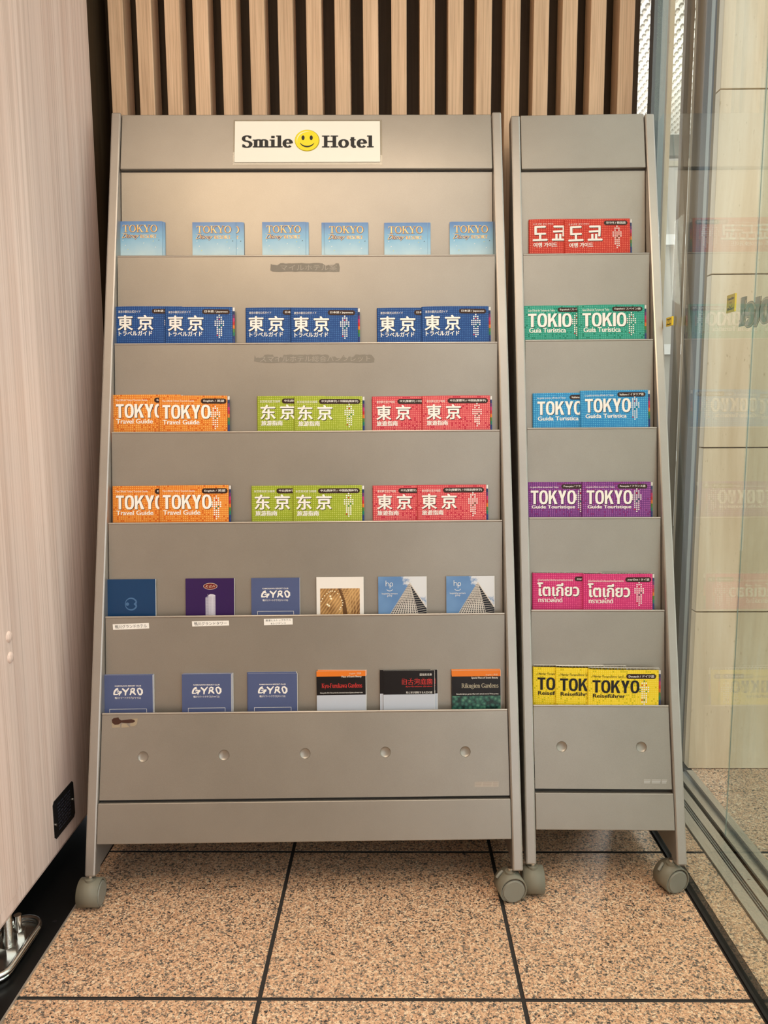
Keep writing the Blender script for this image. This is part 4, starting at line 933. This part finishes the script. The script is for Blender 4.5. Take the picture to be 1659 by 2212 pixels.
def paint_furuj(L, u, H, z, Wl):
    g = L('lower_picture'); g.rect(0, Wl - .0006, 0, H - 57.5 * u, z + .0001, M['pale'])
    g = L('title'); g.text('旧古河庭園', 45 * u, H - 34 * u, 118 * u, H - 20.5 * u, z + .0002, M['redink'], .0)
    g = L('small_lettering'); g.text('国指定名勝', 88 * u, H - 12.6 * u, 117 * u, H - 7 * u, z + .0003, M['white']); g.text('Kyu-Furukawa Gardens', 54 * u, H - 41 * u, 118 * u, H - 36.3 * u, z + .0003, M['redink'], .004, shear=.6)
    for x, s_ in ((45.5, 'きゅう'), (62.5, 'ふる'), (77.5, 'かわ'), (93.5, 'てい'), (108.5, 'えん')): g.text(s_, x * u, H - 19.6 * u, (x + 6.5) * u, H - 17.8 * u, z + .0003, M['redink'])
    g.text('和と洋が調和する大正の庭', 54.5 * u, H - 55.5 * u, 118 * u, H - 50 * u, z + .0003, M['white'])
leaf('furukawa_japanese', 0.108, 124, 0.210, 0.0026, paint_furuj, None, M['gblack'])
def paint_riku(L, u, H, z, Wl):
    g = L('top_band'); g.rect(0, Wl - .0006, H - 14 * u, H + .0001, z + .0001, M['gorange'])
    g = L('lower_picture'); g.rect(0, Wl - .0006, 0, H - 61 * u, z + .0001, M['forest'])
    g = L('title'); serif(g, 'Rikugien Gardens', 23 * u, H - 41.5 * u, 112 * u, 10.5 * u, z + .0002, M['tanink'], .14, .055)
    g = L('small_lettering'); g.text('English / 英語', 82 * u, H - 13 * u, 110 * u, H - 8.2 * u, z + .0003, M['cream']); g.text('Special Place of Scenic Beauty', 47 * u, H - 21 * u, 111 * u, H - 15.3 * u, z + .0003, M['white'], .006)
    g.text('Graceful daimyo garden filled with refined mind of Waka poetry', 10.5 * u, H - 58.8 * u, 112 * u, H - 54.4 * u, z + .0003, M['white'])
leaf('rikugien', 0.1035, 118, 0.210, 0.0032, paint_riku, None, M['gblack'])

protos = {}; protoH = {}
def place(stand, row, kind, pxl, pytop, depth, label, name='guidebook', group=None, tilt=0.0):
    """row 1..6: the pocket; the piece leans on the panel above, depth = how far it stands out from it"""
    pf = (FL if stand == 'L' else FR)[row - 1]
    make, u, _ = GUIDES.get(kind) or LEAFS[kind]
    x, y = pf.at(pxl, pytop, depth + 0.004)
    H = protoH.setdefault(kind, y + pf.ln - 0.001)
    c, s = math.cos(tilt), math.sin(tilt)
    ex = pf.ex * c + pf.ey * s; ey = pf.ey * c - pf.ex * s
    f = Frame(pf.p(x, y, depth) - ey * H, ex, ey, pf.ez)
    if kind not in protos:
        root = empty(name, f.mat(), label, 'guidebook' if kind in GUIDES else 'leaflet', group); make(root, H); protos[kind] = root
    else:
        root = dup(protos[kind], f.mat(), label); root.name = name
        if group: root['group'] = group
    return root
# ------------------------------------------------------------------ pieces in the wide stand, top pocket to bottom pocket
D1, D2, D3 = 0.0012, 0.0078, 0.0145
where = ['leftmost', 'second from left', 'third from left', 'fourth from left', 'fifth from left', 'rightmost']
stacks = [((255, 477.5), [(3.5, 1.0), (7, 2.2)]), ((415, 479.5), [(17.5, 0.5), (14.5, 0)]), ((566, 479), [(6.5, 0.5)]),
          ((701.5, 480), [(-7, 0)]), ((830, 480.5), [(6.5, -0.3)]), ((971.5, 479), [(3.5, -.6)])]
for i, ((px, py), beh) in enumerate(stacks):
    n = len(beh)
    for k, (dx, dy) in enumerate(reversed(beh)):
        side = 'left' if dx < 0 else 'right'
        place('L', 1, 'resort', px + dx, py + dy, 0.001 + 0.0018 * k,
              'sky-blue leaflet, %s copy peeking out at %s of the %s stack, top pocket' % (('rearmost' if k == 0 else 'middle') if n > 1 else 'rear', side, where[i]), 'resort_leaflet', 'sky-blue resort leaflets in the top pocket')
    place('L', 1, 'resort', px, py, 0.001 + 0.0018 * n, 'sky-blue leaflet with gold title, front copy of the %s stack, top pocket' % where[i], 'resort_leaflet', 'sky-blue resort leaflets in the top pocket')
def pair(stand, row, kind, a, b2, ta, tb, desc, wh, grp):
    place(stand, row, kind, a[0], a[1], D1, '%s, partly covered left copy %s' % (desc, wh), 'tokyo_guidebook', grp, ta)
    place(stand, row, kind, b2[0], b2[1], D2, '%s, fully visible right copy %s' % (desc, wh), 'tokyo_guidebook', grp, tb)
bl = 'dark blue dotted Japanese Tokyo guidebook'
pair('L', 2, 'japanese', (250, 663), (358, 664), 0, 0, bl, 'of the left pair', 'dark blue Tokyo guidebooks')
pair('L', 2, 'japanese', (532, 665.5), (629, 666), 0, 0, bl, 'of the middle pair', 'dark blue Tokyo guidebooks')
pair('L', 2, 'japanese', (815.5, 666), (912, 663), 0, .004, bl, 'of the right pair', 'dark blue Tokyo guidebooks')
og = 'orange English TOKYO guidebook'
pair('L', 3, 'english', (244.5, 853.5), (345, 855), 0, -.004, og, 'in the upper orange pair', 'orange Tokyo guidebooks')
gg = 'lime green simplified Chinese guidebook'
pair('L', 3, 'simplified_chinese', (557, 856), (637, 857), 0, 0, gg, 'in the upper green pair', 'lime green Tokyo guidebooks')
rg = 'coral red traditional Chinese guidebook'
pair('L', 3, 'traditional_chinese', (805, 857), (913, 855.5), 0, .002, rg, 'in the upper coral pair', 'coral red Tokyo guidebooks')
pair('L', 4, 'english', (244.5, 1050), (345.5, 1049), 0, 0, og, 'in the lower orange pair', 'orange Tokyo guidebooks')
pair('L', 4, 'simplified_chinese', (544.5, 1049.5), (634, 1049.5), 0, .002, gg, 'in the lower green pair', 'lime green Tokyo guidebooks')
pair('L', 4, 'traditional_chinese', (806.5, 1049), (902.5, 1048), 0, .002, rg, 'in the lower coral pair', 'coral red Tokyo guidebooks')
place('L', 5, 'navy', 230.5, 1252, 0.003, 'plain navy blue leaflet with a faint round emblem', 'hotel_leaflet')
place('L', 5, 'purple', 400.5, 1250, 0.003, 'dark purple leaflet with a white tower and small red oval', 'hotel_leaflet')
place('L', 5, 'gyro', 542.5, 1249, 0.003, 'slate blue leaflet with jagged white lettering beside the purple tower leaflet', 'hotel_leaflet', 'slate blue club leaflets')
place('L', 5, 'hall', 683.5, 1247, 0.003, 'white leaflet with a golden photo of chandelier lights', 'hotel_leaflet')
place('L', 5, 'hp', 817, 1246, 0.003, 'blue sky leaflet with a high-rise, right of the golden chandelier leaflet', 'hotel_leaflet', 'blue sky high-rise leaflets')
place('L', 5, 'hp', 964, 1245, 0.003, 'blue sky leaflet with a high-rise, at the right end of its pocket', 'hotel_leaflet', 'blue sky high-rise leaflets')
gy = [(222.5, 1459.5, [(2.5, -2)], 'at the left end of the bottom pocket'), (392.5, 1457, [(4, -2), (2, -1)], 'second from left in the bottom pocket'), (535.5, 1456, [(-2, -3.5)], 'in bottom pocket beside the orange-topped leaflet')]
for px, py, beh, wh in gy:
    for k, (dx, dy) in enumerate(beh):
        place('L', 6, 'gyro', px + dx, py + dy, 0.0012 + 0.0024 * k, 'hidden slate blue leaflet behind the front copy%s, %s' % ((', rearmost' if k == 0 and len(beh) > 1 else ''), wh), 'hotel_leaflet', 'slate blue club leaflets')
    place('L', 6, 'gyro', px, py, 0.0012 + 0.0024 * len(beh), 'slate blue leaflet, front copy %s' % wh, 'hotel_leaflet', 'slate blue club leaflets')
place('L', 6, 'furukawa', 686, 1447.5, 0.001, 'orange-topped garden leaflet with red title, rear copy sticking up behind the front one', 'garden_leaflet', 'orange and black garden leaflets', -.012)
place('L', 6, 'furukawa', 683.5, 1450.5, 0.0045, 'orange-topped garden leaflet with red title and pale lower picture, front copy', 'garden_leaflet', 'orange and black garden leaflets', .006)
place('L', 6, 'furukawa_japanese', 835, 1448, 0.001, 'black garden leaflet with red kanji, rear copy showing at the right edge', 'garden_leaflet', 'black garden leaflets with red kanji')
place('L', 6, 'furukawa_japanese', 820.5, 1447.5, 0.0038, 'black garden leaflet with red kanji, middle copy showing at the left edge', 'garden_leaflet', 'black garden leaflets with red kanji')
place('L', 6, 'furukawa_japanese', 828, 1449.5, 0.0066, 'black garden leaflet with red kanji title, front copy', 'garden_leaflet', 'black garden leaflets with red kanji')
place('L', 6, 'rikugien', 975, 1446, 0.001, 'orange-topped garden leaflet with forest picture, rear copy mostly hidden', 'garden_leaflet', 'forest picture garden leaflets')
place('L', 6, 'rikugien', 976, 1449, 0.0045, 'orange-topped garden leaflet with forest picture and tan title, front copy', 'garden_leaflet', 'forest picture garden leaflets')

# ------------------------------------------------------------------ pieces in the narrow stand
pair('R', 1, 'korean', (1143.5, 475), (1220, 475.5), 0, .010, 'red Korean Tokyo guidebook', 'in the top pocket of the narrow stand', 'red Korean guidebooks')
pair('R', 2, 'spanish', (1132, 661.5), (1249, 660), 0, .004, 'sea green Spanish TOKIO guidebook', 'in the narrow stand', 'sea green Spanish guidebooks')
pair('R', 3, 'italian', (1152, 850), (1254.5, 844.5), .004, .010, 'bright blue Italian TOKYO guidebook', 'in the narrow stand', 'bright blue Italian guidebooks')
pair('R', 4, 'french', (1138, 1041.5), (1258.5, 1041), 0, 0, 'violet French TOKYO guidebook', 'in the narrow stand', 'violet French guidebooks')
pair('R', 5, 'thai', (1151.5, 1237.5), (1260, 1239.5), -.004, 0, 'magenta Thai Tokyo guidebook', 'in the narrow stand', 'magenta Thai guidebooks')
place('R', 6, 'german', 1152.5, 1440, D1, 'yellow German TOKYO guidebook, leftmost and rearmost of the three', 'tokyo_guidebook', 'yellow German guidebooks')
place('R', 6, 'german', 1201, 1442, D2, 'yellow German TOKYO guidebook, middle of the three', 'tokyo_guidebook', 'yellow German guidebooks')
place('R', 6, 'german', 1271, 1445.5, D3, 'yellow German TOKYO guidebook, rightmost and fully visible', 'tokyo_guidebook', 'yellow German guidebooks', -.008)

# ================================================================== pink wood cabinet (drinks machine body) on its black tray
cab = empty('vending_cabinet', Matrix.Translation((-1.1, 1.4, 0)), 'tall cabinet clad in pale pink wood film at the left edge', 'cabinet')
def cb(g): 
    return lambda x, y, z: (x + 1.1, y - 1.4, z)
CX = -0.700
cf_ = Frame((CX, 0, 0), (0, 1, 0), (0, 0, 1), (1, 0, 0))
zb_ = cf_.at(100, 1885)[1]
g = MB(); g.box(-1.55, CX, 0.72, 1.94, zb_, 2.12, M['pinkwood']); g.build('side_panel', cab, fn=cb(0), bevel=0.012)
g = MB(); g.prism([(0.74, zb_ + 0.035), (1.33, zb_ + 0.035), (1.36, zb_ + 0.045), (1.375, zb_ + 0.075), (1.375, 2.10), (0.74, 2.10)], CX - 0.001, CX + 0.0016, M['pinkwood'], 'yz'); g.build('door', cab, fn=cb(0), bevel=0.0008)
g = MB(); g.box(-1.50, CX - 0.09, 0.80, 1.90, 0.03, zb_ + 0.01, M['black']); g.build('underframe', cab, fn=cb(0))
for (px, py) in ((17, 1375), (20, 1420)):
    q = cf_.at(px, py); g = MB(); rr = 0.0105
    vs = []; fs = []
    for i in range(6):
        t = i / 5 * PI / 2
        vs += [(CX + .0014 + 0.005 * math.sin(t), q[0] + rr * math.cos(t) * math.cos(2 * PI * j / 24), q[1] + rr * math.cos(t) * math.sin(2 * PI * j / 24)) for j in range(24)]
    for i in range(5): fs += [(i * 24 + j, i * 24 + (j + 1) % 24, (i + 1) * 24 + (j + 1) % 24, (i + 1) * 24 + j) for j in range(24)]
    g.add(vs, fs, M['pinkwood'], True); g.build('screw_cap', cab, fn=cb(0))
# rating plate
M['plate'] = flat('black_plate', (0.012, 0.012, 0.013), 0.25); M['platetext'] = flat('dull_blue_plate_print', (0.045, 0.05, 0.07), .4)
y0, z1 = cf_.at(113, 1735); y1, _ = cf_.at(157, 1692); _, z0 = cf_.at(115, 1820)
g = MB(); ch = 0.006
g.prism([(y0 + ch, z0), (y1 - ch, z0), (y1, z0 + ch), (y1, z1 - ch), (y1 - ch, z1), (y0 + ch, z1), (y0, z1 - ch), (y0, z0 + ch)], CX, CX + 0.0015, M['plate'], 'yz')
pl_ = g.build('rating_plate', cab, fn=cb(0))
g = MB(); rng = random.Random(5)
for k in range(9):
    zz = z1 - 0.012 - k * (z1 - z0 - 0.02) / 9; yy = y0 + 0.018
    while yy < y1 - 0.025:
        wd = rng.uniform(.004, .018); g.add([(CX + .0018, yy, zz - .003), (CX + .0018, min(yy + wd, y1 - .02), zz - .003), (CX + .0018, min(yy + wd, y1 - .02), zz), (CX + .0018, yy, zz)], [(0, 1, 2, 3)], M['platetext']); yy += wd + .003
g.build('plate_print', pl_, fn=cb(0))
for (yy, zz) in ((y0 + 0.007, (z0 + z1) / 2 - .01), (y1 - 0.007, (z0 + z1) / 2 + .0)):
    g = MB(); g.cyl((CX + 0.0015, yy, zz), (1, 0, 0), 0.0032, 0.0018, M['chrome'], 14); g.build('plate_screw', pl_, fn=cb(0))
# adjustable foot under the cabinet
fx, fy = floorF.at(28, 2075, 0.008)
fx = -0.716; fy = 1.325
g = MB()
pts = []
def obl(cx, cy, L, Wd, n=10):
    return [(cx + Wd * math.cos(t), cy + L + Wd * math.sin(t)) for t in [PI * i / n for i in range(n + 1)]] + [(cx + Wd * math.cos(t), cy - L + Wd * math.sin(t)) for t in [PI + PI * i / n for i in range(n + 1)]]
g.prism(obl(fx, fy, 0.052, 0.032), 0.004, 0.012, M['chrome'])
br = g.build('levelling_bracket', cab, fn=cb(0), bevel=0.0035)
g = MB(); lo = obl(fx, fy, 0.052, 0.031); g.tube([(x, y, 0.018) for x, y in lo] + [(lo[0][0], lo[0][1], .018)], 0.006, M['chrome']); g.build('raised_rim', br, fn=cb(0))
g = MB(); g.cyl((fx, fy, 0.010), (0, 0, 1), 0.0085, zb_, M['chrome'], 20)
for k in range(34): g.cyl((fx, fy, 0.022 + k * 0.0024), (0, 0, 1), 0.0096, 0.0011, M['chrome'], 18)
g.build('threaded_bolt', br, fn=cb(0))
g = MB(); g.cyl((fx, fy, 0.012), (0, 0, 1), 0.0165, 0.011, M['chrome'], 6, sm=False); g.cyl((fx, fy + .04, 0.012), (0, 0, 1), 0.0125, 0.012, M['chrome'], 6, sm=False); g.cyl((fx, fy + .04, 0.024), (0, 0, 1), 0.007, 0.03, M['chrome'], 16)
g.build('hex_nut', br, fn=cb(0), bevel=.0008)
# black tray
g = MB(); M['tray'] = flat('glossy_black_tray', (0.006, 0.006, 0.006), 0.28)
g.box(-1.6, -0.652, 0.5, 1.96, 0.0003, 0.0022, M['tray'])
for yy, xx in ((1.05, -.668), (1.42, -.672), (1.52, -.672), (1.60, -.674), (1.70, -.674), (1.80, -.675)): g.cyl((xx, yy, 0.0022), (0, 0, 1), 0.004, 0.0006, M['black'], 14)
tr = g.build('drip_tray', bevel=0.0008)
tag(tr, 'thin glossy black base tray on the floor under the pink wood cabinet', 'tray')
g = MB(); g.box(-0.652, -0.6495, 0.5, 1.55, 0.0003, 0.0035, M['alu']); g.build('tray_edge', tr)

# ================================================================== signs on the sliding door glass, and a built reflection of one
M['signy'] = flat('yellow_sign_print', (0.78, 0.56, 0.02), .4)
df = Frame((0.7605, 0, 0), (0, -1, 0), (0, 0, 1), (-1, 0, 0))
def yellow_sign(px0, px1, pyt, pyb, fr, label, grp):
    a = fr.at(px0, pyb); b_ = fr.at(px1, pyt)
    sf = Frame(fr.p(a[0], a[1]), fr.ex, fr.ey, fr.ez); r = empty('door_sign_or_reflection', sf.mat(), label, 'sign', grp); w_, h_ = b_[0] - a[0], b_[1] - a[1]
    g = MB(); g.box(0, w_, 0, h_, 0.0002, 0.004, M['signy']); g.build('plate', r)
    g = MB(); serif(g, 'Smile', w_ * .1, h_ * .70, w_ * .9, h_ * .13, 0.0042, M['black'], .27, .10); serif(g, 'Hotel', w_ * .1, h_ * .13, w_ * .9, h_ * .13, 0.0042, M['black'], .27, .10); g.build('lettering', r)
    g = MB(); R = w_ * .2; cx, cy = w_ * .5, h_ * .47
    for sx in (-.35, .35): g.disc(cx + sx * R, cy + R * .3, R * .16, .0042, M['black'], 10, R * .26)
    g.strip([(cx + R * math.cos(math.radians(t)), cy + R * .85 * math.sin(math.radians(t))) for t in range(200, 345, 12)], R * .18, .0042, M['black']); g.build('smiley_face', r)
    return r
yellow_sign(1572.5, 1592, 633, 677, df, 'small yellow hotel sign with black lettering stuck on the sliding glass door', None)
yellow_sign(1442.5, 1455.5, 683, 706, Frame((GX - 0.0065, 0, 0), (0, -1, 0), (0, 0, 1), (-1, 0, 0)), 'reflection of the yellow hotel sign, built on the glass right behind the narrow stand', None)  # mirror image of the door sign, modelled as a second small plate
M['decal'] = flat('frosted_grey_decal', (0.40, 0.43, 0.40), .5); M['decal2'] = flat('pale_decal_border', (0.72, 0.68, 0.58), .5)
# reversed shop lettering, seen from behind through the pane
a = df.at(1598, 706); b_ = df.at(1700, 640)
r = empty('door_lettering', Frame(df.p(a[0], a[1]), df.ex, df.ey, df.ez).mat(), 'large grey lettering seen reversed on the glass door beside the yellow sign', 'lettering')
lw = b_[0] - a[0]; lh = 0.062
def rev(g, s, x0, x1, y0, cap, z, mt, th, tn):
    k = MB(); serif(k, s, 0, 0, x1 - x0, cap, z, mt, th, tn)
    g.add([(x0 + (x1 - x0) - v[0], y0 + v[1], v[2]) for v in k.v], k.f, mt)
for z, mt_, th, tn in ((0.0002, M['decal'], .42, .26), (0.0006, M['decal2'], .36, .20), (0.0012, M['decal'], .24, .12)):
    g = MB(); rev(g, 'Hotel', 0, 0.21, 0, lh, z, mt_, th, tn); g.build('letters' if z > .0007 else 'letter_border', r)

# ================================================================== beyond the glass: porch soffit and far facade
M['soffit'] = flat('off_white_soffit', (0.80, 0.80, 0.76), 0.6); M['soffit_d'] = flat('soffit_emboss_grey', (0.50, 0.48, 0.43), .7)
sof = MB(); sof.box(0.64, 3.2, 2.3, 5.0, 2.62, 2.72, M['soffit'])
so_ = tag(sof.build('porch_soffit'), 'white embossed porch ceiling beyond the glass', 'ceiling'); so_['kind'] = 'structure'
g = MB(); rng = random.Random(2)
for i in range(44):
    for j in range(60):
        x = 0.66 + i * 0.034; y = 2.34 + j * 0.044
        if x > 2.1: continue
        if 3.02 < y < 3.14: continue
        g.box(x, x + 0.011, y, y + 0.026, 2.612, 2.621, M['soffit_d'])
e_ = g.build('embossed_studs', so_); e_['kind'] = 'stuff'
for (x, y) in ((1.02, 2.85), (0.80, 2.62)):
    g = MB(); g.cyl((x, y, 2.606), (0, 0, 1), 0.075, 0.014, M['steel_dark'], 32); g.cyl((x, y, 2.603), (0, 0, 1), 0.05, 0.006, M['black'], 28); g.build('ceiling_speaker', so_)
M['lampglow'] = flat('warm_lamp_glow', (0.9, 0.8, 0.4), .4, emis=((1.0, 0.85, 0.35), 2.2))
for x, y in ((0.93, 2.55), (1.35, 3.3), (1.05, 4.2)):
    g = MB(); g.cyl((x, y, 2.60), (0, 0, 1), 0.05, 0.02, M['lampglow'], 24); o = g.build('porch_downlight', so_)
g = MB(); g.box(0.64, 3.2, 5.0, 5.06, 2.50, 2.72, M['steel']); g.box(0.64, 3.2, 5.0, 5.03, 2.44, 2.47, M['alu']); tag(g.build('trim_7'), kind='structure')
fa = empty('street_building', Matrix.Translation((1.6, 6.6, 0)), 'blurry grey building across the street seen through the glass gap', 'building')
fb = lambda x, y, z: (x - 1.6, y - 6.6, z)
M['facade'] = flat('grey_beige_facade', (0.45, 0.42, 0.37), .6); M['fac_d'] = flat('dark_window_surround', (0.16, 0.16, 0.15), .4); M['fac_l'] = flat('pale_facade_band', (0.72, 0.70, 0.66), .5); M['winglass'] = flat('dark_window_glass', (0.03, 0.035, 0.04), .08)  # fac_d is the dark colour of the window surrounds
g = MB(); g.box(0.4, 5, 6.6, 7.2, 0, 4.2, M['facade']); g.build('wall', fa, fn=fb)
for x in (1.15, 1.75, 2.4, 3.1):
    for z in (0.7, 1.55, 2.4):
        g = MB(); g.box(x, x + 0.42, 6.57, 6.60, z, z + 0.62, M['fac_d']); w_ = g.build('window', fa, fn=fb)
        g = MB(); g.box(x + 0.03, x + 0.39, 6.565, 6.57, z + 0.03, z + 0.59, M['winglass']); g.build('pane', w_, fn=fb)
g = MB()
for z in (0.55, 1.42, 2.28, 3.1): g.box(0.4, 5, 6.52, 6.60, z, z + 0.08, M['fac_l'])
g.build('ledge', fa, fn=fb)
